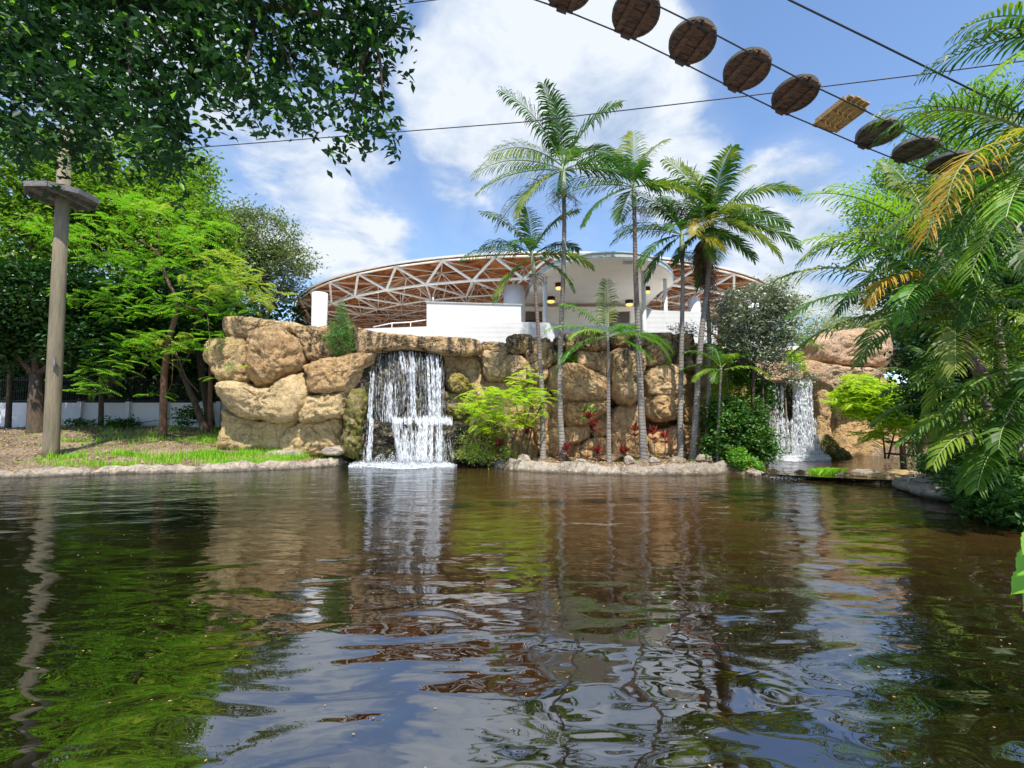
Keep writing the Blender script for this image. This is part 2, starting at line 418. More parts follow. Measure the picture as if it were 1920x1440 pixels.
up_poly = [xy(G(1425, 884, UZ)), xy(G(1430, 862, UZ)), xy(G(1445, 852, UZ)), xy(G(1560, 852, UZ)), xy(G(1640, 855, UZ)), xy(G(1735, 858, UZ)), xy(G(1760, 875, UZ)),
           xy(G(1730, 903, UZ)), xy(G(1680, 900, UZ)), xy(G(1560, 895, UZ)), xy(G(1450, 888, UZ))]
def sdist(X, Y, poly):
    """signed distance, positive outside"""
    Pn = np.array(poly); n = len(Pn)
    d2 = np.full(X.shape, 1e18); inside = np.zeros(X.shape, bool)
    for i in range(n):
        ax, ay = Pn[i]; bx, by = Pn[(i + 1) % n]
        ex, ey = bx - ax, by - ay
        t = np.clip(((X - ax) * ex + (Y - ay) * ey) / (ex * ex + ey * ey + 1e-12), 0, 1)
        d2 = np.minimum(d2, (X - ax - t * ex) ** 2 + (Y - ay - t * ey) ** 2)
        cond = ((ay > Y) != (by > Y)) & (X < (bx - ax) * (Y - ay) / (by - ay + 1e-12) + ax)
        inside ^= cond
    d = np.sqrt(d2)
    return np.where(inside, -d, d)
def sstep(a, b, x):
    t = np.clip((x - a) / (b - a), 0, 1); return t * t * (3 - 2 * t)
def ground_z(X, Y):
    X = np.asarray(X, float); Y = np.asarray(Y, float)
    d1 = sdist(X, Y, main_poly); d2 = sdist(X, Y, up_poly)
    left = sstep(-2.0, -6.0, X)
    bank = 0.22 + 0.08 * np.sin(X * 1.3 + Y) * 0.5 + (0.42 * sstep(0.6, 4.5, d1) + 0.75 * sstep(3.0, 12.0, d1)) * left + 0.25 * (1 - left) * sstep(0.5, 6, d1)
    bank += 0.05 * np.sin(X * 2.7) * np.sin(Y * 2.1) * sstep(0.4, 2, d1)
    inside = -0.15 - 0.75 * sstep(0.0, 2.5, -d1)
    z = np.where(d1 < 0, inside, -0.15 + (bank + 0.15) * sstep(0.0, 0.45, d1))
    upz = np.where(d2 < 0, -0.25, -0.25 + 9 * d2)
    z = np.where(d1 > 0, np.minimum(z, np.maximum(upz, -0.25)), z)
    return z

M_ground, t = mat_base('mulch_and_leaf_litter')
p = pos(t)
a = t.noise(p, 0.7, 5, 0.6); b_ = t.noise(p, 9, 7, 0.75); vr = t.new('ShaderNodeTexVoronoi', {'Vector': p, 'Scale': 14.0})
col = t.mix(t.maprange(a, 0.35, 0.65), (0.10, 0.065, 0.038), (0.26, 0.19, 0.12))
col = t.mix(t.maprange(b_, 0.45, 0.7, 0, 0.8), col, (0.38, 0.28, 0.18))
col = t.mix(t.math('MULTIPLY', t.math('GREATER_THAN', vr.outputs[1], 0.8), 0.5), col, (0.45, 0.34, 0.22))
pr = princ(t, Base_Color=col, Roughness=0.95, Normal=bump(t, t.math('ADD', b_, vr.outputs[0]), 0.9, 0.08))
t.l.new(pr.outputs[0], t.out.inputs[0])
def axis(lo, hi, step, far):
    a = list(np.arange(lo, hi + 1e-6, step)); s = step; x = hi
    while x < far: s *= 1.4; x += s; a.append(x)
    s = step; x = lo; pre = []
    while x > -far: s *= 1.4; x -= s; pre.append(x)
    return np.array(pre[::-1] + a)
ax = axis(-34, 26, 0.3, 900); ay = axis(-9, 34, 0.22, 900)
X, Y = np.meshgrid(ax, ay); Z = ground_z(X, Y)
nx, ny = len(ax), len(ay)
I = np.arange(nx * ny).reshape(ny, nx)
fc = np.stack([I[:-1, :-1], I[:-1, 1:], I[1:, 1:], I[1:, :-1]], -1).reshape(-1, 4)
put('ground', mesh_np('ground', np.stack([X, Y, Z], -1).reshape(-1, 3), fc, M_ground, True), kind='structure')

# ------------------------------------------------------------------ water
def water_mat():
    m, t = mat_base('murky_pond_water')
    p = pos(t)
    s = t.new('ShaderNodeSeparateXYZ', {0: p})
    n = t.noise(p, 0.35, 3)
    col = t.mix(t.maprange(n, 0.35, 0.65), (0.005, 0.003, 0.001), (0.013, 0.0075, 0.003))
    col = t.mix(t.math('MULTIPLY', t.maprange(s.outputs[1], 4.0, 11.0, 0, 1, True), t.maprange(s.outputs[0], -4.5, 0.5, 0.15, 1.0, True)), col, (0.056, 0.028, 0.009))
    shallow = t.maprange(s.outputs[0], -5.5, -0.5, 1.0, 0.0, True)  # mask for a dark greenish tint, fading out from left to right
    col = t.mix(t.math('MULTIPLY', shallow, t.maprange(n, 0.3, 0.6, 0.5, 1.0)), col, (0.006, 0.008, 0.002))
    # ripples: fine chop near the falls, broad slow swell towards the viewer
    far = t.maprange(s.outputs[1], 3.5, 16.0, 0.0, 1.0, True)
    big = t.noise(t.scalev(p, (0.55, 1.15, 1)), 1.15, 2, 0.45, 0.5)
    mid = t.noise(t.scalev(p, (0.75, 1.7, 1)), 2.6, 2, 0.5, 0.6)
    fin = t.noise(t.scalev(p, (0.8, 2.0, 1)), 6.5, 3, 0.55, 0.4)
    vor = t.new('ShaderNodeTexVoronoi', {'Vector': t.vmath('ADD', t.scalev(p, (0.7, 1.2, 1)), t.vmath('MULTIPLY', t.noise(p, 1.4, 2, out=1), (0.5, 0.5, 0))), 'Scale': 2.1}, feature='SMOOTH_F1')
    h = t.math('ADD', t.math('MULTIPLY', big, t.maprange(far, 0, 1, 0.046, 0.036)), t.math('MULTIPLY', mid, t.maprange(far, 0, 1, 0.0034, 0.017)))
    h = t.math('ADD', h, t.math('MULTIPLY', fin, t.maprange(far, 0, 1, 0.0, 0.0085)))
    right = t.maprange(s.outputs[0], -1.5, 1.5, 0.15, 1.0, True)
    h = t.math('ADD', h, t.math('MULTIPLY', vor.outputs[0], t.math('MULTIPLY', right, 0.020)))
    # drip rings
    for cx, cy, k, fr in ((1.25, 2.75, .005, 60), (0.15, 2.5, .004, 40), (2.6, 2.9, .007, 55), (-0.95, 2.45, .005, 55), (3.1, 4.2, .006, 45), (1.9, 3.6, .005, 50)):
        d = t.vmath('DISTANCE', p, (cx, cy, 0), out=1)
        env = t.maprange(d, 0.0, 0.33, 1.0, 0.0, True)
        h = t.math('ADD', h, t.math('MULTIPLY', t.math('MULTIPLY', t.math('SINE', t.math('MULTIPLY', d, fr)), env), k * 0.16))
    nrm = bump(t, h, 1.0, 1.0)
    gl = t.new('ShaderNodeBsdfGlossy', {0: (0.93, 0.96, 1.0), 'Roughness': 0.0, 'Normal': nrm})
    df = t.new('ShaderNodeBsdfDiffuse', {0: col, 'Normal': nrm})
    fr = t.new('ShaderNodeFresnel', {'IOR': 3.2, 'Normal': nrm})
    mx = t.new('ShaderNodeMixShader', {0: fr.outputs[0], 1: df.outputs[0], 2: gl.outputs[0]})
    t.l.new(mx.outputs[0], t.out.inputs[0]); return m
M['water'] = water_mat()
wx = np.linspace(-40, 30, 36); wy = np.linspace(-12, 26, 20)
X, Y = np.meshgrid(wx, wy); I = np.arange(X.size).reshape(X.shape)
fc = np.stack([I[:-1, :-1], I[:-1, 1:], I[1:, 1:], I[1:, :-1]], -1).reshape(-1, 4)
put('pond_water', mesh_np('pond_water', np.stack([X, Y, X * 0], -1).reshape(-1, 3), fc, M['water']), kind='structure')
uc = np.mean(np.array(up_poly), 0)
mb = MB(); ups = [((q[0] - uc[0]) * 1.06 + uc[0], (q[1] - uc[1]) * 1.03 + uc[1] + 0.1) for q in up_poly]
mb.add([(q[0], q[1], UZ) for q in ups], [tuple(range(len(ups)))[::-1]])
put('upper_pool_water', mb.mesh('upper_pool_water', M['water']), kind='structure')

# ------------------------------------------------------------------ rock builders
def catmull(pts, m):
    """closed smooth resample to m points (list of Vectors)"""
    n = len(pts); L = [(pts[(i + 1) % n] - pts[i]).length for i in range(n)]
    tot = sum(L); cum = [0]
    for l in L: cum.append(cum[-1] + l)
    out = []; i = 0
    for k in range(m):
        s = tot * k / m
        while cum[i + 1] < s: i += 1
        u = (s - cum[i]) / max(L[i], 1e-6)
        p0, p1, p2, p3 = pts[(i - 1) % n], pts[i], pts[(i + 1) % n], pts[(i + 2) % n]
        cr = 0.5 * ((2 * p1) + (p2 - p0) * u + (2 * p0 - 5 * p1 + 4 * p2 - p3) * u * u + (3 * p1 - p0 - 3 * p2 + p3) * u ** 3)
        out.append(cr * 0.6 + p1.lerp(p2, u) * 0.4)
    return out
def boulder(poly, D, T, mat, parent, seed=0, box=0.42, back=1.2, m=72, rough=1.0, grow=1.0, name='boulder', world_pts=None, tilt=0.0):
    if world_pts is None:
        pts = [P(x, y, D) for x, y in poly]
    else: pts = [Vector(p) for p in world_pts]
    ring = catmull(pts, m)
    c = sum(ring, Vector()) / len(ring)
    c0 = c.copy()
    ring = [c + (q - c) * grow for q in ring]
    size = math.sqrt(sum(((q - c).length ** 2) for q in ring) / m)
    zmin = min(q.z for q in ring); zmax = max(q.z for q in ring)
    V = []; K = 19
    off = Vector((seed * 3.7, seed * 1.9, seed * 5.3))
    prof = []
    for k in range(K + 1):
        sc_ = 1 - (k / K) ** 1.5
        prof.append((sc_, -T * math.sqrt(max(0.0, 1 - sc_ ** (2 / box))) ** 0.95))
    backp = [(0.97, back * 0.35), (0.9, back * 0.7), (0.7, back)]
    allp = backp[::-1] + prof
    for s, dy in allp[:-1]:
        for q in ring:
            w_ = c + (q - c) * s
            fz = (w_.z - zmin) / (zmax - zmin + 1e-6)
            V.append(Vector((w_.x, w_.y + dy + (tilt * (fz - 0.5) * T if dy < 0 else 0), w_.z)))
    V.append(Vector((c.x, c.y - T, c.z)))
    co = Vector((c.x, c.y + 0.3, c.z))
    out = []
    for v in V:
        d = (v - co); d.normalize()
        n1 = mnoise.fractal(v * (0.9 / max(size, 0.35)) + off, 0.8, 2.1, 3)
        n2 = mnoise.ridged_multi_fractal(v * 1.7 + off, 0.9, 2.1, 3, 1.0, 2.0) - 1.0
        n3 = mnoise.fractal(v * 5.5 + off, 0.7, 2.2, 3)
        n4 = abs(mnoise.noise(v * 2.2 + off * 2))
        out.append(v + d * (n1 * 0.16 * size + n2 * 0.05 * rough + n3 * 0.065 * rough - (0.07 * rough if n4 < 0.05 else 0)))
    nr = len(allp) - 1; faces = []
    for r in range(nr - 1):
        for k in range(m):
            faces.append((r * m + k, r * m + (k + 1) % m, (r + 1) * m + (k + 1) % m, (r + 1) * m + k))
    last = (nr - 1) * m
    for k in range(m): faces.append((last + k, last + (k + 1) % m, nr * m))
    faces.append(tuple(range(m))[::-1])
    me = bpy.data.meshes.new(name); me.from_pydata([tuple(v) for v in out], [], faces)
    me.polygons.foreach_set('use_smooth', [True] * len(faces)); me.update(); me.materials.append(mat)
    return put(name, me, parent)
def cx5(l): return [(380 + x / 3.31, 580 + y / 3.31) for x, y in l]
def cx6(l): return [(900 + x / 3.43, 580 + y / 3.43) for x, y in l]
def cx7(l): return [(1400 + x / 3.13, 500 + y / 3.13) for x, y in l]

# --- cliff west of the fall
cliffA = empty('rock_cliff', P(520, 868, 20.8), label='tan boulder cliff on grassy bank beside the broad dark waterfall', cat='rock cliff')
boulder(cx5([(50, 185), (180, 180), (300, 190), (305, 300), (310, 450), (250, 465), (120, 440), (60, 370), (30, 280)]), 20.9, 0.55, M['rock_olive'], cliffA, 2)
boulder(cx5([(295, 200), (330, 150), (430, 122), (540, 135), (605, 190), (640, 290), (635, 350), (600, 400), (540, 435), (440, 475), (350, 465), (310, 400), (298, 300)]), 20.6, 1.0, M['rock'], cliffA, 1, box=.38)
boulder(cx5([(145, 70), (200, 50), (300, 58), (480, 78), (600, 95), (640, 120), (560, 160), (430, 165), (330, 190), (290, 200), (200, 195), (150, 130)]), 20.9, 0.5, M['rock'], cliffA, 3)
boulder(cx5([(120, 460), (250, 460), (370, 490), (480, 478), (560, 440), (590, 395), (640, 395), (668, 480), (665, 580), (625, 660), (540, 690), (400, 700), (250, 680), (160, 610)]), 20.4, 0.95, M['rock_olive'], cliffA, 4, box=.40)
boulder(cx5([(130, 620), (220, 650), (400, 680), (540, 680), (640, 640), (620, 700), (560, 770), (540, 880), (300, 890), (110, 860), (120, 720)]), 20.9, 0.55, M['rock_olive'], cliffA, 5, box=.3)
boulder(cx5([(550, 105), (640, 105), (780, 110), (930, 115), (960, 200), (950, 290), (800, 325), (660, 330), (625, 250), (590, 170)]), 20.9, 0.6, M['rock_top'], cliffA, 6, box=.3)
boulder(cx5([(630, 350), (760, 308), (900, 290), (1000, 275), (1090, 275), (1080, 340), (1000, 400), (950, 490), (900, 518), (740, 530), (665, 505), (635, 430)]), 20.4, 0.85, M['rock'], cliffA, 7, box=.36)
boulder(cx5([(620, 650), (675, 540), (760, 525), (915, 518), (912, 600), (895, 660), (760, 690), (630, 712)]), 20.4, 0.8, M['rock_olive'], cliffA, 8, box=.34)
boulder(cx5([(540, 760), (630, 690), (760, 680), (900, 650), (880, 770), (872, 900), (700, 905), (500, 900), (480, 820)]), 20.7, 0.55, M['rock_olive'], cliffA, 9, box=.3)
boulder(cx5([(935, 118), (1040, 145), (1180, 162), (1380, 175), (1560, 178), (1725, 193), (1740, 260), (1700, 296), (1560, 296), (1380, 272), (1180, 262), (1060, 280), (940, 285)]), 20.5, 0.8, M['rock_top'], cliffA, 10, box=.3)
boulder(cx5([(1440, 270), (1600, 280), (1720, 290), (1755, 340), (1765, 470), (1720, 560), (1600, 560), (1480, 480), (1450, 350)]), 21.3, 0.5, M['rock'], cliffA, 11, box=.35)
boulder(cx5([(1530, 410), (1570, 380), (1620, 395), (1650, 440), (1648, 510), (1600, 530), (1540, 500)]), 20.5, 0.5, M['rock_yellow'], cliffA, 12)
boulder(cx5([(1510, 510), (1640, 500), (1700, 560), (1700, 690), (1600, 720), (1510, 690)]), 20.9, 0.6, M['rock_moss'], cliffA, 43)
boulder(cx5([(1735, 205), (1885, 215), (1890, 290), (1850, 280), (1745, 275)]), 20.8, 0.5, M['rock'], cliffA, 13)
boulder(cx5([(1745, 262), (1885, 275), (1895, 430), (1780, 448), (1750, 400)]), 20.6, 0.6, M['rock'], cliffA, 14, box=.35)
boulder(cx5([(1640, 470), (1760, 440), (1900, 430), (1900, 640), (1780, 680), (1660, 640)]), 21.2, 0.5, M['rock_low'], cliffA, 44)
boulder(cx5([(915, 505), (960, 485), (1010, 490), (1035, 560), (1020, 700), (1010, 830), (1000, 900), (960, 940), (900, 915), (868, 870), (885, 740)]), 20.3, 0.6, M['rock_moss'], cliffA, 15, rough=1.8)
boulder(cx5([(960, 360), (1060, 290), (1120, 300), (1100, 480), (1040, 540), (960, 520)]), 20.7, 0.6, M['rock_wet'], cliffA, 45)
boulder(cx5([(1590, 920), (1640, 760), (1680, 660), (1780, 655), (1860, 730), (1860, 960), (1720, 960)]), 20.0, 0.75, M['rock_moss'], cliffA, 16)
boulder(cx5([(1820, 720), (1920, 700), (1960, 800), (1950, 950), (1850, 960)]), 20.2, 0.5, M['rock'], cliffA, 46)
for i, (x, y) in enumerate([(520, 852), (547, 852), (625, 845)]):
    boulder([(x - 22, y), (x - 10, y - 7), (x + 10, y - 8), (x + 22, y), (x + 12, y + 8), (x - 12, y + 8)], 20.0 - i * .1, 0.25, M['kerb'], cliffA, 30 + i, m=28, rough=.4)
# dark wet face behind the falling water
fallrock = empty('waterfall_ledge', P(760, 866, 20.6), label='black wet stepped rock face under the broad waterfall', cat='rock ledge')
boulder(cx5([(1050, 330), (1085, 285), (1130, 262), (1280, 255), (1440, 266), (1495, 310), (1515, 390), (1535, 500), (1540, 700), (1270, 710), (1010, 710), (1020, 560)]), 20.9, 0.75, M['rock_wet'], fallrock, 17, box=.25, rough=1.8, m=110)
boulder(cx5([(1025, 700), (1100, 682), (1300, 690), (1500, 688), (1660, 700), (1680, 770), (1640, 860), (1600, 975), (1300, 980), (1000, 975), (1010, 800)]), 20.5, 0.8, M['rock_wet'], fallrock, 18, box=.22, rough=1.8, m=110)

# --- cliff behind the palms
cliffB = empty('rock_cliff', P(1130, 862, 21), label='tan stacked boulder cliff behind the row of tall palms', cat='rock cliff')
RB = [
 ([(170, 185), (230, 158), (330, 180), (345, 230), (300, 295), (200, 290), (162, 240)], 20.8, .6, 'rock_top'),
 ([(160, 305), (230, 298), (300, 330), (310, 475), (200, 470), (160, 390)], 20.6, .5, 'rock'),
 ([(295, 235), (350, 195), (450, 198), (475, 260), (485, 350), (445, 400), (432, 485), (320, 490), (288, 400)], 20.7, .7, 'rock_top'),
 ([(470, 190), (560, 165), (640, 185), (640, 260), (560, 275), (490, 250)], 20.9, .5, 'rock_top'),
 ([(625, 160), (700, 138), (790, 148), (818, 190), (808, 265), (720, 270), (635, 250)], 20.8, .6, 'rock_top'),
 ([(625, 255), (720, 262), (815, 265), (818, 400), (806, 450), (730, 410), (635, 360)], 21.0, .5, 'rock'),
 ([(425, 390), (520, 360), (640, 352), (730, 400), (822, 450), (830, 560), (790, 600), (640, 600), (530, 600), (430, 500)], 20.5, .9, 'rock'),
 ([(530, 590), (700, 580), (812, 585), (830, 650), (770, 695), (700, 750), (580, 752), (528, 680)], 20.5, .75, 'rock_low'),
 ([(390, 590), (530, 590), (530, 760), (390, 760)], 20.9, .5, 'rock_low'),
 ([(420, 755), (540, 752), (700, 745), (712, 815), (640, 850), (520, 870), (420, 860)], 20.6, .55, 'rock_low'),
 ([(400, 860), (520, 855), (620, 850), (640, 985), (400, 985)], 20.9, .4, 'rock_low'),
 ([(610, 870), (700, 838), (820, 825), (830, 985), (620, 985)], 20.6, .5, 'rock_low'),
 ([(712, 705), (822, 680), (830, 820), (720, 835)], 20.8, .5, 'rock_low'),
 ([(838, 290), (880, 248), (1000, 246), (1048, 290), (1032, 420), (1020, 560), (955, 620), (880, 600), (843, 500)], 20.3, 1.0, 'rock_top'),
 ([(838, 640), (900, 600), (1020, 600), (1065, 740), (1085, 985), (840, 985), (830, 800)], 20.8, .7, 'rock_low'),
 ([(1045, 250), (1150, 208), (1205, 218), (1198, 350), (1130, 378), (1050, 370)], 20.8, .7, 'rock'),
 ([(1190, 228), (1300, 215), (1355, 260), (1355, 400), (1280, 390), (1195, 360)], 21.0, .5, 'rock_top'),
 ([(1045, 400), (1120, 365), (1250, 355), (1300, 420), (1295, 560), (1180, 575), (1050, 565), (1038, 480)], 20.5, .9, 'rock'),
 ([(1040, 560), (1120, 540), (1270, 540), (1300, 610), (1272, 705), (1110, 728), (1048, 665)], 20.5, .85, 'rock_low'),
 ([(1070, 800), (1160, 765), (1290, 768), (1300, 985), (1080, 985)], 20.4, .65, 'rock_low'),
 ([(1285, 630), (1400, 630), (1400, 730), (1290, 725)], 20.8, .5, 'rock_low'),
 ([(1280, 740), (1410, 745), (1410, 985), (1285, 985)], 20.7, .5, 'rock_low'),
 ([(810, 185), (900, 158), (1050, 162), (1060, 245), (835, 250)], 21.0, .5, 'rock_top'),
 ([(1030, 165), (1120, 155), (1225, 155), (1225, 215), (1050, 245)], 20.9, .45, 'rock_top'),
 ([(1210, 170), (1340, 158), (1365, 200), (1355, 250), (1220, 240)], 20.9, .45, 'rock_top'),
 ([(-10, 700), (95, 685), (130, 800), (115, 960), (10, 975), (-30, 850)], 20.2, .6, 'rock'),
 ([(140, 775), (240, 762), (345, 780), (360, 960), (240, 975), (160, 940)], 20.4, .6, 'rock_low'),
 ([(330, 650), (420, 655), (515, 770), (515, 975), (420, 975), (340, 900)], 20.7, .6, 'rock_low'),
 ([(-20, 470), (180, 460), (330, 480), (330, 680), (150, 780), (-20, 700)], 21.1, .5, 'rock'),
 ([(290, 480), (420, 470), (440, 680), (300, 760)], 20.9, .5, 'rock'),
 ([(1380, 240), (1560, 260), (1600, 420), (1560, 560), (1400, 520), (1340, 400)], 21.5, .7, 'rock'),
 ([(1380, 520), (1560, 560), (1640, 620), (1640, 780), (1400, 760)], 21.5, .7, 'rock_low'),
 ([(1390, 760), (1640, 770), (1700, 975), (1400, 985)], 21.3, .6, 'rock_low'),
]
for i, (pl, D, T, mt) in enumerate(RB):
    boulder(cx6(pl), D, T, M[mt], cliffB, 50 + i, box=.34, m=56, grow=1.0)
# --- cliff at the second fall
cliffC = empty('rock_cliff', P(1560, 850, 23), label='pinkish tan rock outcrop with overhanging lip beside the narrow waterfall', cat='rock cliff')
RC = [
 ([(330, 470), (380, 420), (430, 388), (520, 380), (680, 380), (760, 395), (798, 470), (790, 530), (720, 610), (560, 612), (420, 600), (330, 560)], 23.4, 1.3, 'rock_pink', .3),
 ([(300, 560), (400, 575), (560, 600), (720, 600), (800, 600), (740, 660), (600, 690), (480, 680), (470, 740), (380, 720), (290, 660)], 22.6, .9, 'rock_pink', .3),
 ([(-60, 555), (150, 555), (330, 562), (345, 660), (200, 690), (-40, 690)], 22.8, .7, 'rock_pink', .3),
 ([(375, 690), (470, 700), (478, 900), (460, 1100), (380, 1100), (385, 900)], 22.4, .5, 'rock', .3),
 ([(460, 700), (640, 690), (760, 800), (880, 900), (880, 1110), (520, 1110), (470, 960)], 23.2, .5, 'rock_low', .25),
 ([(440, 980), (520, 1040), (600, 1120), (480, 1135), (410, 1100)], 22.0, .5, 'rock_moss', .35),
 ([(-70, 680), (110, 690), (125, 900), (120, 1120), (-70, 1120)], 22.9, .5, 'rock_wetbrown', .3),
 ([(780, 860), (1060, 880), (1080, 1120), (800, 1120)], 23.4, .4, 'rock_low', .25),
]
for i, (pl, D, T, mt, bx) in enumerate(RC):
    boulder(cx7(pl), D, T, M[mt], cliffC, 90 + i, box=bx, m=64)
fallrock2 = empty('waterfall_ledge', P(1485, 856, 23.4), label='dark wet rock wall under the narrow waterfall', cat='rock ledge')
boulder(cx7([(90, 600), (300, 610), (420, 640), (420, 860), (420, 1135), (80, 1135)]), 23.5, 0.5, M['rock_wetbrown'], fallrock2, 99, box=.25, rough=1.5)
# rock core behind the boulders so that crevices read as dark rock
def core(pts, D0, D1, name, parent, mat, zb=-0.6):
    mb = MB(); fr = [P(x, y, D0) for x, y in pts]; n = len(fr)
    top = [Vector((q.x, D0, q.z)) for q in fr]; bot = [Vector((q.x, D0, zb)) for q in fr]
    tb = [Vector((q.x * D1 / D0, D1, q.z)) for q in fr]; bb = [Vector((q.x * D1 / D0, D1, zb)) for q in fr]
    vs = bot + top + tb + bb; fs = []
    for i in range(n - 1):
        for k in range(3): fs.append((k * n + i, k * n + i + 1, (k + 1) * n + i + 1, (k + 1) * n + i))
    fs.append((0, n, 2 * n, 3 * n)); fs.append((n - 1, 4 * n - 1, 3 * n - 1, 2 * n - 1))
    mb.add(vs, fs); return mb.build(name, mat, parent)
core([(432, 625), (470, 614), (560, 622), (660, 622), (760, 640), (900, 645), (940, 655)], 21.6, 24.3, 'rock_core', cliffA, M['rock_low'])
core([(945, 652), (1000, 640), (1130, 640), (1290, 640), (1300, 655), (1310, 690), (1420, 700)], 21.7, 24.0, 'rock_core', cliffB, M['rock_low'])
core([(1380, 700), (1400, 690), (1500, 690), (1640, 690), (1740, 780)], 24.2, 26, 'rock_core', cliffC, M['rock_low'])

KMAT = 'kerb'
# ------------------------------------------------------------------ kerbs of pale stone along the water
def kerb(path, wd, ht, label, seed, step=1.9, inward=1):
    P2 = [Vector((q[0], q[1], 0)) for q in path]
    root = empty('stone_kerb', (P2[0].x, P2[0].y, 0), label=label, cat='stone kerb', group='pale stone kerbs along the pond')
    # resample
    dense = []
    for i in range(len(P2) - 1):
        n = max(2, int((P2[i + 1] - P2[i]).length / 0.14))
        for k in range(n): dense.append(P2[i].lerp(P2[i + 1], k / n))
    dense.append(P2[-1])
    rnd = random.Random(seed); i = 0
    while i < len(dense) - 3:
        j = min(len(dense) - 1, i + int(rnd.uniform(0.7, 1.4) * step / 0.14))
        seg = dense[i:j + 1]; n = len(seg)
        V = []; Fs = []; prof = []
        NP = 9
        wl = wd * rnd.uniform(0.85, 1.2); hl = ht * rnd.uniform(0.85, 1.15)
        for a in range(NP):
            u = a / (NP - 1); prof.append((-0.16 + u * wl, -0.25 + (hl + 0.25) * (1 - abs(2 * u - 1) ** 3.0)))
        for k, q in enumerate(seg):
            tt = (seg[min(k + 1, n - 1)] - seg[max(k - 1, 0)]).normalized(); nn = Vector((-tt.y, tt.x, 0)) * inward
            e = 1 - abs(2 * (k / (n - 1)) - 1) ** 8 * 0.35
            for (u, h) in prof:
                v = q + nn * u + Vector((0, 0, h if h < 0 else h * e))
                d = mnoise.fractal(v * 1.9 + Vector((seed, 0, 0)), 0.8, 2, 5) * 0.19
                V.append((v.x - nn.x * d, v.y - nn.y * d, v.z + d * 0.8))
        for k in range(n - 1):
            for a in range(NP - 1):
                Fs.append((k * NP + a, k * NP + a + 1, (k + 1) * NP + a + 1, (k + 1) * NP + a))
        Fs.append(tuple(range(NP))[::-1]); Fs.append(tuple(range((n - 1) * NP, n * NP)))
        me = bpy.data.meshes.new('stone'); me.from_pydata(V, [], Fs)
        me.polygons.foreach_set('use_smooth', [True] * len(Fs)); me.update(); me.materials.append(M[KMAT])
        put('stone', me, root)
        i = j
    return root
KMAT = 'rock_wetbrown'; sl = kerb([xy(G(1412, 889)), xy(G(1470, 893)), xy(G(1560, 899)), xy(G(1680, 907)), xy(G(1755, 919))], .7, .17, 'low dark mossy stone sill carrying the cascade between the two pools', 21, .6); KMAT = 'kerb'
kerb([(-22, 14.2)] + [xy(p) for p in shoreL] + [xy(G(650, 869))], 0.75, 0.24, 'long pale stone kerb edging the grassy bank', 3, 2.4)
kerb([xy(G(905, 871)), xy(G(925, 876)), xy(G(960, 882)), xy(G(1010, 885)), xy(G(1080, 888)), xy(G(1180, 891)), xy(G(1280, 891)), xy(G(1345, 889)), xy(G(1372, 884))], 0.8, 0.34, 'pale rounded stone kerb at the feet of the tall palms', 8, 3.0)
rb = empty('bank_boulder', G(1800, 925), label='smooth brown boulder sloping into the pond below dark undergrowth', cat='boulder')
boulder(None, 0, .8, M['kerb'], rb, 120, world_pts=[P(1738, 932, 11.8), P(1752, 908, 11.8), P(1800, 895, 11.8), P(1880, 900, 11.8), P(1930, 950, 11.8), P(1850, 970, 11.8)], back=1.5, box=.5, tilt=-1.5)
# dam stones between the pools
rs = random.Random(5)
for (x, y, wpx, hpx, lab, mt) in [
    (1625, 889, 22, 9, 'pale round stone on the low cascade next to the grass tuft', 'kerb'), (1668, 896, 26, 10, 'dark mossy stone between the pale round stone and the long flat rock', 'rock_wetbrown'),
    (1702, 894, 34, 13, 'long flat tan rock topping the low cascade', 'rock_olive'), (1718, 905, 30, 9, 'mossy dark rock under the long flat tan rock', 'rock_moss'),
    (1758, 898, 22, 9, 'yellow green mossy stone where the cascade meets the boulder bank', 'rock_yellow'), (1645, 903, 20, 6, 'small wet stone at the waterline under the mossy dark stone', 'rock_wet'),
    (1475, 893, 16, 6, 'small yellowish stone in the white trickle', 'rock_yellow'), (1522, 890, 16, 6, 'small mossy stone just beside the bright grass tuft', 'rock_moss'),
    (1446, 893, 14, 6, 'small dark wet stone beside the lime green shrub', 'rock_wet'), (1500, 895, 15, 5, 'small black stone splashed by the trickle', 'rock_wet'), (1420, 889, 14, 7, 'grey stone half hidden in the lime green shrub', 'kerb')]:
    q = G(x, y + hpx * 0.6, 0.0)
    o = empty('cascade_stone', q, label=lab, cat='stone', group='stones of the low cascade between the pools')
    boulder([(x - wpx, y + hpx), (x - wpx * .8, y - hpx * .5), (x - wpx * .2, y - hpx), (x + wpx * .6, y - hpx * .8), (x + wpx, y + hpx * .2), (x + wpx * .7, y + hpx * 1.3), (x - wpx * .4, y + hpx * 1.4)],
            q.y + 0.1, 0.3, M[mt], o, int(x), m=36, rough=.6, back=.5, name='stone')
# low sill that carries the cascade

# ------------------------------------------------------------------ falling water
def water_white(name, dens, sc, a0, a1):
    m, t = mat_base(name); p = pos(t)
    n = t.noise(t.scalev(p, sc), 1.0, 5, 0.7)
    al = t.math('MULTIPLY', t.maprange(t.math('MULTIPLY', n, dens), a0, a1), 0.5)
    d = princ(t, Base_Color=(0.86, 0.89, 0.92), Roughness=0.3)
    tl = t.new('ShaderNodeBsdfTranslucent', {0: (0.9, 0.93, 0.96)})
    mm = t.new('ShaderNodeMixShader', {0: 0.4, 1: d.outputs[0], 2: tl.outputs[0]})
    tr = t.new('ShaderNodeBsdfTransparent')
    mx = t.new('ShaderNodeMixShader', {0: al, 1: tr.outputs[0], 2: mm.outputs[0]})
    t.l.new(mx.outputs[0], t.out.inputs[0]); return m
M['sheet'] = water_white('thin_water_sheet', 1.0, (14, 14, 1.0), 0.50, 0.78)
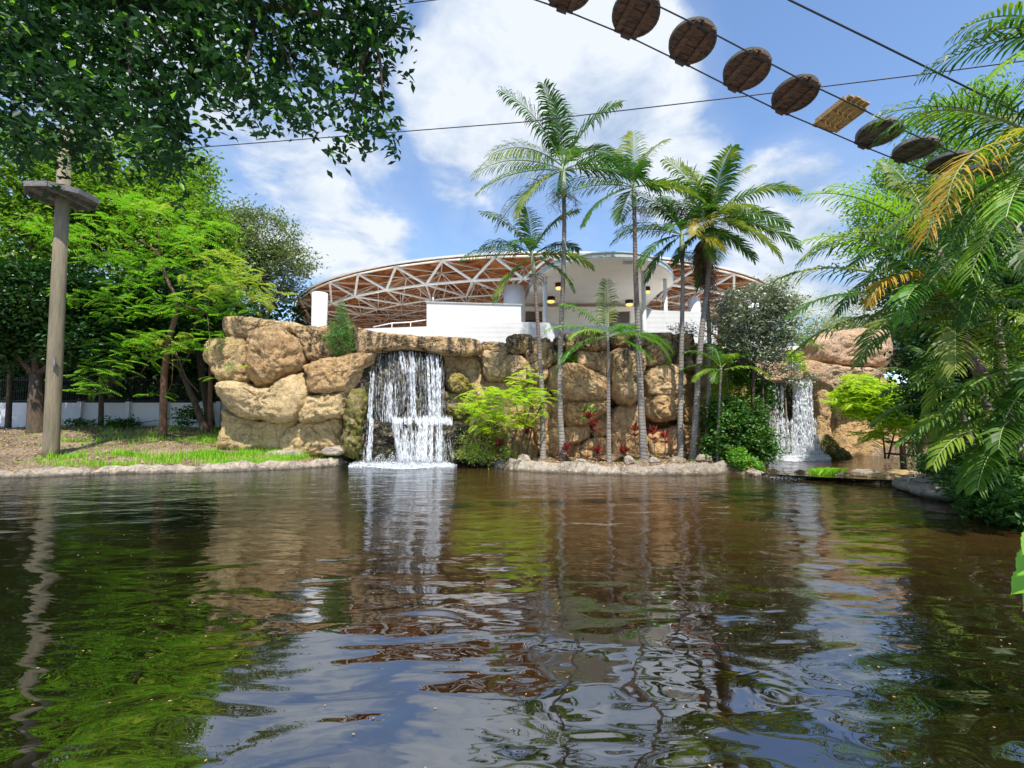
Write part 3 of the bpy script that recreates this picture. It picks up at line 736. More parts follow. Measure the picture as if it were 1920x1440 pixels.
M['foam'] = water_white('pond_foam', 1.0, (5, 5, 5), 0.40, 0.62)
def droplet_mat():
    m, t = mat_base('white_water')
    d = princ(t, Base_Color=(0.88, 0.90, 0.93), Roughness=0.35)
    tl = t.new('ShaderNodeBsdfTranslucent', {0: (0.9, 0.93, 0.96)})
    mm = t.new('ShaderNodeMixShader', {0: 0.45, 1: d.outputs[0], 2: tl.outputs[0]})
    t.l.new(mm.outputs[0], t.out.inputs[0]); return m
M['drop'] = droplet_mat()
def spindles(name, parent, pts, lens, wid, mat=None, lean=None):
    """many thin vertical octahedral drops"""
    pts = np.array(pts); n = len(pts); lens = np.array(lens)[:, None]; wid = np.array(wid)[:, None]
    ex = np.array([[1, 0, 0]]); ey = np.array([[0, 1, 0]]); ez = np.array([[0, 0, 1.0]])
    if lean is not None: ezz = ez + np.array(lean)
    else: ezz = np.repeat(ez, n, 0)
    V = np.stack([pts + ezz * lens * .5, pts + ex * wid, pts + ey * wid, pts - ex * wid, pts - ey * wid, pts - ezz * lens * .5], 1).reshape(-1, 3)
    base = (np.arange(n) * 6)[:, None, None]
    f = np.array([[0, 1, 2], [0, 2, 3], [0, 3, 4], [0, 4, 1], [5, 2, 1], [5, 3, 2], [5, 4, 3], [5, 1, 4]])[None]
    return put(name, mesh_np(name, V, (base + f).reshape(-1, 3), mat or M['drop'], True), parent, kind='stuff')
def fall(root, streams, seed):
    """streams: (x0,x1 top px, x0,x1 bottom px, ytop, ybot, D top, D bottom, n, width)"""
    rg = np.random.default_rng(seed)
    P_, L_, W_ = [], [], []
    for (a0, a1, b0, b1, yt, yb, Dt, Db, n, wd) in streams:
        k = max(4, int((a1 - a0) / 1.3))
        cols = rg.random(k); wts = rg.random(k) ** 1.9; wts /= wts.sum()
        u = cols[rg.choice(k, n, p=wts)] + rg.normal(0, 1, n) * 0.35 / (a1 - a0) ; v = rg.random(n) ** 0.92; u = np.clip(u + rg.normal(0, 1, n) * v * 1.3 / (a1 - a0), -.05, 1.05)
        for uu, vv in zip(u, v):
            x = (a0 + (a1 - a0) * uu) * (1 - vv) + (b0 + (b1 - b0) * uu) * vv
            y = yt + (yb - yt) * vv; D = Dt + (Db - Dt) * vv
            q = P(x, y, D)
            P_.append((q.x + rg.normal(0, .008), q.y + rg.normal(0, 0.05), q.z))
            L_.append(0.08 + 0.42 * rg.random() ** 1.5); W_.append(wd * .5 * (0.4 + rg.random()))
    spindles('water_strand', root, P_, L_, W_)
wf1 = empty('waterfall', P(755, 866, 19.9), label='broad waterfall breaking over two steps of black rock', cat='waterfall', group='waterfalls on the boulder cliff')
fall(wf1, [
    (706, 832, 704, 836, 662, 792, 20.05, 19.95, 1000, .009), (745, 776, 752, 780, 660, 700, 20.05, 20.0, 420, .013), (764, 776, 766, 780, 690, 792, 20.0, 19.85, 900, .014),
    (800, 826, 806, 828, 670, 790, 20.0, 19.85, 1700, .018), (812, 826, 812, 826, 695, 795, 20.0, 19.8, 1100, .018), (722, 742, 715, 745, 720, 792, 20.0, 19.85, 500, .013),
    (696, 706, 690, 702, 700, 790, 20.0, 19.7, 380, .013), (688, 700, 680, 694, 785, 864, 19.7, 19.2, 420, .013),
    (730, 835, 745, 832, 788, 866, 19.75, 19.45, 1300, .012), (735, 848, 738, 850, 786, 797, 19.85, 19.7, 900, .016), (735, 775, 748, 775, 786, 866, 19.75, 19.4, 900, .016), (786, 830, 780, 828, 786, 866, 19.75, 19.35, 2600, .019),
    (830, 848, 832, 850, 792, 862, 19.85, 19.6, 160, .01)], 1)
wf2 = empty('waterfall', P(1490, 856, 22.2), label='narrow waterfall dropping free into the upper pool', cat='waterfall', group='waterfalls on the boulder cliff')
fall(wf2, [(1486, 1522, 1488, 1526, 718, 855, 21.5, 21.4, 5200, .022), (1442, 1470, 1440, 1468, 725, 852, 21.6, 21.5, 800, .015), (1455, 1530, 1450, 1550, 790, 858, 21.5, 21.2, 2200, .018),
           (1500, 1520, 1500, 1525, 720, 850, 21.5, 21.3, 2400, .024)], 2)
def sheetmesh(name, root, cols, rows, mat):
    """cols: list of (x0,x1), rows list of (y, D, xa, xb)"""
    V = []; n = 24
    for (y, D, xa, xb) in rows:
        for k in range(n + 1):
            q = P(xa + (xb - xa) * k / n, y, D); V.append((q.x, q.y + 0.04 * math.sin(k * 1.7 + y * .1), q.z))
    r = len(rows); f = [(i * (n + 1) + k, i * (n + 1) + k + 1, (i + 1) * (n + 1) + k + 1, (i + 1) * (n + 1) + k) for i in range(r - 1) for k in range(n)]
    put(name, mesh_np(name, V, f, mat, True), root)
sheetmesh('water_sheet', wf1, None, [(658, 20.5, 712, 826), (664, 20.12, 706, 832), (700, 20.02, 704, 834), (750, 19.97, 702, 836), (790, 19.88, 700, 838)], M['sheet'])
sheetmesh('water_sheet', wf1, None, [(788, 20.0, 725, 838), (793, 19.72, 730, 836), (830, 19.6, 740, 832), (866, 19.5, 742, 832)], M['sheet'])
sheetmesh('water_sheet', wf2, None, [(712, 22.3, 1484, 1524), (719, 21.6, 1485, 1524), (790, 21.5, 1486, 1526), (856, 21.45, 1486, 1530)], M['sheet'])
def foam(root, x0, x1, y0, y1, n, z, seed, mist=None, size=(.02, .075)):
    rg = np.random.default_rng(seed); P_, L_, W_ = [], [], []
    for i in range(n):
        x = x0 - 12 + (x1 - x0 + 24) * rg.beta(2.0, 1.8); u = rg.random() ** 2.4
        y = y0 + (y1 - y0) * u * (1 - ((x - (x0 + x1) / 2) / (x1 - x0) * 2) ** 2 * .6)
        q = G(x, y, z); P_.append((q.x, q.y, z + .01)); s = size[0] + (size[1] - size[0]) * rg.random() ** 2
        L_.append(s * .6); W_.append(s)
    if mist:
        (mx0, mx1, my, D, k, hh) = mist
        for i in range(k):
            bx_ = rg.beta(2.0, 1.7); x = mx0 - 8 + (mx1 - mx0 + 16) * bx_; h = (rg.random() ** 2.6) * hh * (1 - abs(2 * bx_ - 1) ** 3) * (.6 + .5 * abs(math.sin(x * .13))); q = P(x, my, D + rg.normal(0, .3))
            P_.append((q.x, q.y, z + h)); k2 = 2.2 if h < .14 else 1.0; L_.append((.014 + .03 * rg.random()) * k2); W_.append((.006 + .007 * rg.random()) * k2)
    spindles('foam', root, P_, L_, W_)
foam(wf1, 655, 848, 862, 880, 7000, 0.0, 4, (660, 850, 864, 19.4, 4500, .5))
foam(wf2, 1436, 1560, 853, 866, 6000, UZ, 5, (1440, 1550, 858, 21.1, 5000, .8))
tri = empty('cascade_water', G(1500, 898), label='white trickle spilling over stones from the upper pool', cat='cascade')
foam(tri, 1432, 1520, 890, 903, 330, 0.05, 6, size=(.01, .03)); foam(tri, 1590, 1612, 893, 902, 90, 0.05, 7, size=(.01, .03)); foam(tri, 1732, 1752, 903, 915, 110, 0.03, 8, size=(.01, .035))

# ------------------------------------------------------------------ dome
DC = Vector((P(1000, 700, 48).x, 48.0, 0)); DR = 21.9; ZR = 11.05; SAG = 1.0
dome = empty('domed_stadium_roof', (DC.x, DC.y, 0), label='wide shallow dome of rusty brown panels on a white space frame', cat='dome')
def dz(r): return ZR + SAG * (1 - (r / DR) ** 2)
def dome_mat():
    m, t = mat_base('rusty_brown_panel'); p = pos(t)
    q = t.vmath('SUBTRACT', p, tuple(DC))
    n = t.noise(p, 0.9, 8, 0.72, 0.6); n2 = t.noise(p, 0.22, 3)
    col = t.ramp(t.math('ADD', t.math('MULTIPLY', n, 0.8), t.math('MULTIPLY', n2, 0.2)), [(0.40, (0.05, 0.018, 0.010)), (0.48, (0.17, 0.065, 0.026)), (0.56, (0.30, 0.13, 0.055)), (0.70, (0.46, 0.27, 0.14))])
    pr = princ(t, Base_Color=col, Roughness=0.9); t.set(pr, 'Specular IOR Level', 0.1)
    tr = t.new('ShaderNodeBsdfTranslucent', {0: t.mix(1.0, col, (1.0, 0.8, 0.55), 'MULTIPLY')})
    mx = t.new('ShaderNodeMixShader', {0: 0.2, 1: pr.outputs[0], 2: tr.outputs[0]})
    t.l.new(mx.outputs[0], t.out.inputs[0]); return m
M['dome'] = dome_mat()
NR = 44
V = []; Fs = []
radii = [1.0, .87, .74, .61, .48, .35, .22, .09]
for k, rr in enumerate(radii):
    for i in range(NR):
        a = 2 * math.pi * (i + 0.5 * (k % 2)) / NR
        V.append((DC.x + DR * rr * math.cos(a), DC.y + DR * rr * math.sin(a), dz(DR * rr)))
V.append((DC.x, DC.y, dz(0)))
for k in range(len(radii) - 1):
    for i in range(NR):
        j = (i + 1) % NR; A, B = k * NR, (k + 1) * NR
        if k % 2 == 0: Fs += [(A + i, A + j, B + i), (A + j, B + j, B + i)]
        else: Fs += [(A + i, A + j, B + j), (A + i, B + j, B + i)]
for i in range(NR): Fs.append(((len(radii) - 1) * NR + i, (len(radii) - 1) * NR + (i + 1) % NR, len(V) - 1))
put('roof_panel_shell', mesh_np('roof_panel_shell', V, Fs, M['dome']), dome)
# lower skirt of panels closing the far side down to the seating
sk = MB(); NS = 66
pts = []
for i in range(NS + 1):
    a = R(-12) + (R(192) - R(-12)) * i / NS
    pts.append((math.cos(a), math.sin(a)))
vs = []
for zz, rr in ((ZR - .12, 1.0), (ZR - 3.2, .99), (ZR - 7.2, .93), (3.0, .85)):
    for c_, s_ in pts: vs.append((DC.x + DR * rr * c_, DC.y + DR * rr * s_, zz))
n = NS + 1
sk.add(vs, [(r_ * n + i, r_ * n + i + 1, (r_ + 1) * n + i + 1, (r_ + 1) * n + i) for r_ in range(3) for i in range(NS)])
sk.build('rear_panel', M['dome'], dome)
# white fascia round the rim
fa = MB(); NF = 132
vs = []
for i in range(NF):
    a = 2 * math.pi * i / NF; c_, s_ = math.cos(a), math.sin(a)
    for rr, zz in ((DR + .05, ZR - .06), (DR + .14, ZR - .06), (DR + .14, ZR + .05), (DR + .05, ZR + .05)):
        vs.append((DC.x + rr * c_, DC.y + rr * s_, zz))
fs = []
for i in range(NF):
    j = (i + 1) % NF
    for k in range(4): fs.append((i * 4 + k, j * 4 + k, j * 4 + (k + 1) % 4, i * 4 + (k + 1) % 4))
fa.add(vs, fs); fa.build('rim_fascia', M['white'], dome)
# double layer frame
def outer(k, i):
    rr = DR * radii[k] * (0.997 if k == 0 else 1); a = 2 * math.pi * (i + 0.5 * (k % 2)) / NR
    return Vector((DC.x + rr * math.cos(a), DC.y + rr * math.sin(a), dz(rr) - 0.16))
def inner(k, i):
    rr = DR * (radii[k] - 0.045); a = 2 * math.pi * (i + 0.5 * ((k + 1) % 2)) / NR
    return Vector((DC.x + rr * math.cos(a), DC.y + rr * math.sin(a), dz(rr) - (1.25 if k == 0 else 1.65)))
mem = []
for k in range(5):
    for i in range(NR):
        mem.append((outer(k, i), outer(k, (i + 1) % NR), .045))
        if k < 4:
            mem.append((outer(k, i), outer(k + 1, i), .04)); mem.append((outer(k, (i + 1) % NR if k % 2 == 0 else i), outer(k + 1, i if k % 2 == 0 else (i + 1) % NR), .04))
        mem.append((inner(k, i), inner(k, (i + 1) % NR), .075))
        # webs
        if k % 2 == 0:
            mem.append((inner(k, i), outer(k, i), .07)); mem.append((inner(k, i), outer(k, (i + 1) % NR), .07)); mem.append((inner(k, i), outer(k + 1, i), .05))
            mem.append((inner(k, i), inner(k + 1, i), .06)); mem.append((inner(k, i), inner(k + 1, (i + 1) % NR), .06))
        else:
            mem.append((inner(k, i), outer(k, i), .06)); mem.append((inner(k, i), outer(k, (i - 1) % NR), .06)); mem.append((inner(k, i), outer(k + 1, i), .045))
            mem.append((inner(k, i), inner(k + 1, i), .055)); mem.append((inner(k, i), inner(k + 1, (i - 1) % NR), .055))
# far lower frame standing in front of the rear panels
for i in range(2, 20):
    for r1, z1, r2, z2 in ((.985, ZR - .5, .95, ZR - 3.4), (.95, ZR - 3.4, .91, ZR - 6.3)):
        a0, a1, am = [2 * math.pi * (i + d) / NR for d in (0, 1, .5)]
        q = lambda a, r_, z_: Vector((DC.x + DR * r_ * math.cos(a), DC.y + DR * r_ * math.sin(a), z_))
        mem += [(q(a0, r1, z1), q(am, r2, z2), .055), (q(a1, r1, z1), q(am, r2, z2), .055), (q(am, r2, z2), q(am + 2 * math.pi / NR, r2, z2), .055)]
tubeme = MB(); tubeme.tube([(0, 0, 0), (0, 0, 1)], 1.0, 8, cap=False)
tme = tubeme.mesh('strut', M['white_steel'])
def score(mm):
    a, b2, r_ = mm; c = (a + b2) / 2
    vis = abs(c.x / c.y) < 1.0
    return (r_ * (b2 - a).length / (c.y * c.y)) if vis else 0
mem = [(a, b2, r_ * (.62 if (Vector((a.x, a.y)) - Vector((DC.x, DC.y))).length < DR * .88 or a.y > DC.y else 1.0)) for a, b2, r_ in mem]
mem.sort(key=score, reverse=True)
for a, b2, r_ in mem[:296]:
    o = put('strut', tme, None); d = b2 - a
    M4 = Matrix.Translation(a) @ d.to_track_quat('Z', 'Y').to_matrix().to_4x4() @ Matrix.Diagonal((r_ * 1.15, r_ * 1.15, d.length, 1))
    o.parent = dome; o.matrix_parent_inverse = Matrix.Translation(dome.location).inverted(); o.matrix_basis = M4
mb = MB()
for a, b2, r_ in mem[296:]: mb.tube([a, b2], r_, 5, cap=False)
mb.build('far_strut_lattice', M['white_steel'], dome, kind='stuff')
def column(x0, x1, yt, yb, D, nm, parent, mat, n=20, zb=None):
    a = P(x0, yt, D); b2 = P(x1, yt, D); r_ = (b2.x - a.x) / 2; cx_ = (a.x + b2.x) / 2
    mb = MB(); mb.tube([(cx_, D, P(0, yb, D).z if zb is None else zb), (cx_, D, a.z)], r_, n); return mb.build(nm, mat, parent)
def column_box(x0, x1, yt, yb, D, nm, parent, mat):
    a = P(x0, yt, D); b2 = P(x1, yt, D); zb = P(0, yb, D).z
    mb = MB(); w_ = b2.x - a.x; mb.box(((a.x + b2.x) / 2, D, (a.z + zb) / 2), (w_, w_, a.z - zb)); return mb.build(nm, mat, parent)
column(586, 614, 550, 700, 28.0, 'column', dome, M['white']); column(944, 985, 538, 700, 28.4, 'column', dome, M['white'])
for x in (1290, 1400): column(x, x + 22, 560, 700, 29.5 if x < 1350 else 31, 'column', dome, M['white'])

# ------------------------------------------------------------------ white pavilion and walls
pav = empty('white_pavilion', P(1110, 640, 27), label='white pavilion with curved flat canopy and thin round columns', cat='pavilion')
ZC = CAMZ + 7.4
edge = [(1000, 530), (1006, 524), (1018, 514), (1040, 500), (1062, 494), (1085, 490), (1112, 486), (1140, 484.5), (1162, 484), (1182, 485), (1202, 488), (1220, 492.5), (1237, 499), (1250, 507), (1259, 517), (1262, 530), (1258, 538), (1240, 546), (1224, 560), (1208, 578), (1195, 590), (978, 582)]
ep = [G(x, y, ZC) for x, y in edge]
mb = MB(); mb.prism([(q.x, q.y) for q in ep], ZC, ZC + 0.05); mb.build('soffit', M['soffit'], pav)
mb = MB(); ce = sum(ep, Vector()) / len(ep); grow = [ce + (q - ce) * 1.008 for q in ep]
mb.prism([(q.x, q.y) for q in grow], ZC + .053, ZC + .25); mb.build('canopy_edge', M['fascia'], pav)
mb = MB(); grow2 = [ce + (q - ce) * 1.02 for q in ep]; mb.prism([(q.x, q.y) for q in grow2], ZC + .255, ZC + .31); mb.build('canopy_cap', M['fascia'], pav)
for (x0, x1, yt, yb, D) in [(1018, 1026, 515, 700, 25.2), (1202, 1210, 498, 640, 24.2), (1243, 1250, 512, 640, 25.6), (1129, 1134, 500, 640, 29.0)]:
    a = P(x0, yt, D); b2 = P(x1, yt, D); mb = MB(); mb.tube([((a.x + b2.x) / 2, D, 2.5), ((a.x + b2.x) / 2, D, ZC)], (b2.x - a.x) / 2, 16); mb.build('column', M['white'], pav)
def wallpoly(pts, D0, D1, name, mat, parent):
    """extruded wall: outline px at depth D0, thickness to D1"""
    fr = [P(x, y, D0) for x, y in pts]; n = len(fr); mb = MB()
    bk = [Vector((q.x, q.y + (D1 - D0), q.z)) for q in fr]
    mb.add(fr + bk, [tuple(range(n)), tuple(range(n, 2 * n))[::-1]] + [(i, n + i, n + (i + 1) % n, (i + 1) % n) for i in range(n)])
    return mb.build(name, mat, parent)
mb = MB(); mb.box((6.5, 38, 5.55), (44, 26.3, .2)); mb.build('bounce_floor', plain('pale_bounce_floor', (0.82, 0.80, 0.76), (0.74, 0.72, 0.68), 1, .8), pav)  # unseen pale floor, added to bounce light up onto the soffit
# back wall below the canopy with openings
wallpoly([(975, 575), (985, 575), (985, 700), (975, 700)], 31.0, 31.3, 'back_wall', M['soffit'], pav)
wallpoly([(985, 575), (1195, 575), (1195, 583), (985, 583)], 31.0, 31.3, 'back_wall', M['soffit'], pav)
wallpoly([(1017, 583.2), (1142, 583.2), (1142, 690), (1017, 690)], 31.0, 31.3, 'back_wall', M['soffit'], pav)
wallpoly([(1182, 583.2), (1207, 583.2), (1207, 690), (1182, 690)], 31.0, 31.3, 'back_wall', M['soffit'], pav)
wallpoly([(985, 583.2), (1016.8, 583.2), (1016.8, 606), (985, 606)], 31.9, 32.1, 'counter_back', M['counter'], pav)
wallpoly([(985, 600), (1016.8, 600), (1016.8, 606), (985, 606)], 31.05, 31.8, 'counter', M['darkgap'], pav)
wallpoly([(1142.2, 583.2), (1181.8, 583.2), (1181.8, 690), (1142.2, 690)], 32.2, 32.4, 'counter_back', M['counter'], pav)
def emit(name, c, s):
    m, t = mat_base(name); e = t.new('ShaderNodeEmission', {0: c, 1: s}); t.l.new(e.outputs[0], t.out.inputs[0]); return m
M['glow'] = emit('amber_lamp_glass', (1.0, 0.55, 0.16), 1.3)
for i, (x, y, wpx) in enumerate([(1048, 536, 12), (1033, 562, 13), (1214, 543, 8.5), (1180, 568, 13), (1020, 579, 9), (1086, 592, 6)]):
    q = G(x, y - 5, ZC); rr = wpx / 2 * q.y / F * 1.2
    mb = MB(); mb.tube([(q.x, q.y, ZC - .24), (q.x, q.y, ZC - .003)], rr, 18); o = mb.build('ceiling_lamp', M['lamp_black'], pav)
    mb = MB(); mb.tube([(q.x, q.y, ZC - .37), (q.x, q.y, ZC - .34), (q.x, q.y, ZC - .243)], [rr * .5, rr * .8, rr * .9], 18); mb.build('glass', M['glow'], o)
q = G(1175, 489, ZC + .1)
mb = MB(); mb.box((q.x, q.y - .18, ZC - .02), (.42, .22, .16)); mb.box((q.x - .2, q.y - .1, ZC + .1), (.05, .3, .05)); mb.build('floodlight', M['fascia'], pav)
# parapets
par = empty('white_parapet_wall', P(860, 640, 24.5), label='long low white wall with a stepped upper block on top of the rocks', cat='wall')
wallpoly([(540, 640), (660, 617), (800, 612), (978, 604), (1007, 604), (1040, 606), (1040, 720), (540, 720)], 24.6, 25.0, 'lower_wall', M['white'], par)
wallpoly([(800, 567), (977, 572), (977, 660), (800, 660)], 25.05, 27.5, 'upper_wall', M['white'], par)
wallpoly([(798, 565), (979, 570.2), (979, 571.6), (798, 566.6)], 25.0, 27.6, 'coping', M['fascia'], par)
par2 = empty('white_parapet_wall', P(1260, 640, 24.3), label='white wall behind the paired palms under the canopy columns', cat='wall')
wallpoly([(1040, 608), (1150, 612), (1160, 606), (1204, 606), (1204, 720), (1040, 720)], 24.8, 25.1, 'low_wall', M['white'], par2)
wallpoly([(1204, 581), (1316, 585), (1320, 602), (1345, 606), (1345, 720), (1204, 720)], 24.5, 24.9, 'wall_panel', M['white'], par2)
mb = MB()
hr = [P(735, 606, 25.2), P(770, 604, 25.2), P(799, 600, 25.2)]
mb.tube([P(700, 613, 25.2)] + hr, .03, 6)
for q in hr[:2]: mb.tube([q, q - Vector((0, 0, .5))], .022, 6)
mb.build('ramp_handrail', M['white_steel'], par)
mb = MB(); q = P(812, 566, 25.3); mb.tube([q, q + Vector((0, 0, .25))], .03, 6); mb.build('vent_pipe', M['white_steel'], par)
blk = empty('seating_block', P(1270, 590, 40), label='pink and tan seating wall seen under the dome edge', cat='wall')
wallpoly([(1262, 573), (1296, 573), (1296, 640), (1262, 640)], 38, 38.5, 'pink_wall', plain('faded_pink_paint', (0.62, 0.33, 0.30), (0.55, 0.30, 0.27), 1), blk)
wallpoly([(1218, 576), (1262, 576), (1262, 640), (1218, 640)], 38.2, 38.7, 'beige_wall', M['counter'], blk)

# ------------------------------------------------------------------ foliage builders
def rand_unit(rg, n):
    v = rg.normal(size=(n, 3)); return v / np.linalg.norm(v, axis=1, keepdims=True)
def leaves(rg, C, ln, wd, up=0.5, droop=0.0, fold=0.25, flat=0.0):
    """diamond leaves at points C: returns V,F"""
    n = len(C)
    nrm = rand_unit(rg, n); nrm[:, 2] = np.abs(nrm[:, 2]) + up; nrm /= np.linalg.norm(nrm, axis=1, keepdims=True)
    t = rand_unit(rg, n); t[:, 2] = t[:, 2] * (1 - flat) - droop
    t -= nrm * (t * nrm).sum(1, keepdims=True); t /= np.linalg.norm(t, axis=1, keepdims=True) + 1e-9
    s = np.cross(nrm, t)
    l = ln * (0.6 + 0.8 * rg.random((n, 1))); w_ = wd * (0.7 + 0.6 * rg.random((n, 1)))
    V = np.stack([C, C + t * l * .5 + s * w_ * .5 + nrm * w_ * fold, C + t * l, C + t * l * .5 - s * w_ * .5 + nrm * w_ * fold], 1).reshape(-1, 3)
    b = (np.arange(n) * 4)[:, None, None]; f = np.array([[0, 1, 2], [0, 2, 3]])[None]
    return V, (b + f).reshape(-1, 3)
def lobe(px, py, rx, ry, D, rd=None):
    """ellipsoid of foliage, photo px sizes at depth D"""
    q = P(px, py, D); a = rx / F * D; c = ry / F * D
    return (q, (a, rd if rd else min(a, c) * 1.0, c))
def crown_points(rg, lobes, n_clump, per, clump_r, shell=0.55):
    vol = np.array([r_[0] * r_[1] * r_[2] for _, r_ in lobes]) ** (2 / 3); pr_ = vol / vol.sum()
    idx = rg.choice(len(lobes), n_clump, p=pr_)
    c = np.array([tuple(q) for q, _ in lobes])[idx]; r_ = np.array([rr for _, rr in lobes])[idx]
    u = rand_unit(rg, n_clump); rad = (shell + (1 - shell) * rg.random((n_clump, 1))) ** 0.8
    base = c + u * r_ * rad
    cr = clump_r * (0.5 + rg.random((n_clump, 1)))
    pts = np.repeat(base, per, 0) + rg.normal(size=(n_clump * per, 3)) * np.repeat(cr, per, 0) * np.array([[.6, .6, .38]])
    return pts, base
def crown(name, parent, lobes, n_clump, per, clump_r, ln, wd, mat, seed, up=.5, droop=.2, shell=.55, zmin=None, **kw):
    rg = np.random.default_rng(seed)
    pts, base = crown_points(rg, lobes, n_clump, per, clump_r, shell)
    if zmin is not None: pts = pts[pts[:, 2] > zmin]
    V, f = leaves(rg, pts, ln, wd, up, droop)
    return put(name, mesh_np(name, V, f, mat), parent, **kw), base
def limbs(name, parent, root_pt, tops, mat, r0, seed, n_sub=3, trunk_top=None, r1=0.02):
    """trunk and limbs to the given lobe centres"""
    rd = random.Random(seed); mb = MB(); root_pt = Vector(root_pt)
    tt = Vector(trunk_top) if trunk_top is not None else root_pt.lerp(sum(tops, Vector()) / len(tops), .55)
    mid = root_pt.lerp(tt, .5) + Vector((rd.uniform(-.15, .15), rd.uniform(-.1, .1), 0))
    mb.tube([root_pt - Vector((0, 0, .2)), root_pt + Vector((0, 0, .1)), mid, tt], [r0 * 1.35, r0 * 1.05, r0 * .85, r0 * .7], 12)
    o1 = mb.build('trunk', mat, parent)
    mb = MB()
    for q in tops:
        q = Vector(q); m1 = tt.lerp(q, .45) + Vector((rd.uniform(-.3, .3), rd.uniform(-.3, .3), rd.uniform(-.1, .4))) * (q - tt).length * .15
        mb.tube([tt - Vector((0, 0, .05)), m1, q], [r0 * .5, r0 * .3, r1], 7)
        for k in range(n_sub):
            a = m1.lerp(q, rd.uniform(0, .7)); e = a + Vector((rd.uniform(-1, 1), rd.uniform(-1, 1), rd.uniform(-.3, .9))) * (q - tt).length * .35
            mb.tube([a, a.lerp(e, .5) + Vector((0, 0, .05)), e], [r0 * .2, r0 * .12, r1 * .6], 5)
    mb.build('limb', mat, parent)
def gz(x, y): return float(ground_z(np.array([x]), np.array([y]))[0])
def tree(name, label, lobes, mat, bark, root_px=None, root_D=None, root_xy=None, n=500, per=30, cr=.5, ln=.2, wd=.1, r0=.2, seed=0, group=None, up=.5, droop=.2, shell=.55, cat='tree', zmin=None, trunk_top=None):
    if root_xy is None:
        q = P(root_px, 800, root_D); x, y = q.x, q.y
    else: x, y = root_xy
    o = empty(name, (x, y, gz(x, y)), label=label, cat=cat, group=group)
    crown('crown', o, lobes, n, per, cr, ln, wd, mat, seed, up, droop, shell, zmin)
    limbs('limb', o, o.location, [q for q, _ in lobes], bark, r0, seed, trunk_top=trunk_top)
    return o
# ---------------- palm fronds
def frond_mesh(L, elev, bend, nl, ll, lw, lmat, rmat, seed=0, vee=0.5, droopl=0.35, start=.14, tipl=.35, side=0.0, ragged=0.0):
    rd = random.Random(seed); seg = 14
    pts = []; p = Vector((0, 0, 0)); a = elev; yaw = 0.0
    for i in range(seg + 1):
        pts.append(p.copy()); t = i / seg
        d = Vector((math.cos(a) * math.cos(yaw), math.sin(yaw) * math.cos(a), math.sin(a)))
        p = p + d * (L / seg); a -= bend / seg * (0.5 + 1.2 * t); yaw += side / seg
    V = []; Fq = []
    mb = MB(); mb.tube(pts, [0.022 * L / 3 * (1 - .85 * i / seg) + .004 for i in range(seg + 1)], 5, cap=False)
    nv = len(mb.v); rv = mb.v; rf = mb.f
    V = list(rv); Fs = [f for f in rf]; matidx = [1] * len(rf)
    for k in range(nl):
        t = start + (1 - start) * (k + .5) / nl
        fi = t * seg; i = min(int(fi), seg - 1); u = fi - i
        q = pts[i].lerp(pts[i + 1], u); tan = (pts[i + 1] - pts[i]).normalized()
        sd = Vector((0, 1, 0)) if abs(tan.y) < .95 else Vector((1, 0, 0)); sd = (sd - tan * sd.dot(tan)).normalized(); nm = sd.cross(tan) * -1
        if nm.z < 0: nm = -nm
        env = math.sin(math.pi * min(1, (0.16 + 0.80 * (t - start) / (1 - start)) ** 0.85)) ** .55
        length = ll * max(env, tipl)
        for sg in (-1, 1):
            if ragged and rd.random() < ragged: continue
            fw = .45 + .75 * t + rd.uniform(-.12, .12); ve = vee + rd.uniform(-.15, .15)
            d = (sd * sg + tan * fw + nm * ve).normalized()
            l = length * rd.uniform(.85, 1.1)
            ww = tan * lw * .5 + nm * lw * .15 * sg
            g = Vector((0, 0, -1)) * droopl * rd.uniform(.6, 1.4)
            m1 = q + d * l * .35 + g * l * .06; m2 = q + (d + g * .45).normalized() * l * .7; m2 = m1 + (d + g * .7).normalized() * l * .35
            e = m2 + (d + g * 1.7).normalized() * l * .33
            b = len(V)
            V += [tuple(q - ww * .5), tuple(q + ww * .5), tuple(m1 - ww), tuple(m1 + ww), tuple(m2 - ww * .8), tuple(m2 + ww * .8), tuple(e)]
            Fs += [(b, b + 1, b + 3, b + 2), (b + 2, b + 3, b + 5, b + 4), (b + 4, b + 5, b + 6)]; matidx += [0, 0, 0]
    me = bpy.data.meshes.new('frond'); me.from_pydata([tuple(v) for v in V], [], Fs)
    me.materials.append(lmat); me.materials.append(rmat); me.polygons.foreach_set('material_index', matidx); me.update()
    return me
FR = {}
def frond(parent, at, az, elev, L=3.0, bend=1.0, kind='frond', nl=34, ll=.62, lw=.05, droopl=.65, vee=.32, side=0.0, seed=None, ragged=0., rib='rachis', start=.14, name='frond'):
    key = (round(elev / 12), round(L, 1), round(bend, 1), kind, nl, round(ll, 2), round(droopl, 1), round(side, 1), seed, round(vee, 1), ragged, lw)
    if key not in FR:
        FR[key] = frond_mesh(L, R(elev), bend, nl, ll, lw, M[kind], M[rib], (seed or 0) + round(elev), vee, droopl, start, side=side, ragged=ragged)
    o = bpy.data.objects.new(name, FR[key]); COL.objects.link(o); o.parent = parent
    o.matrix_parent_inverse = Matrix.Translation(parent.location).inverted()
    o.location = at; o.rotation_euler = (0, 0, R(az)); return o
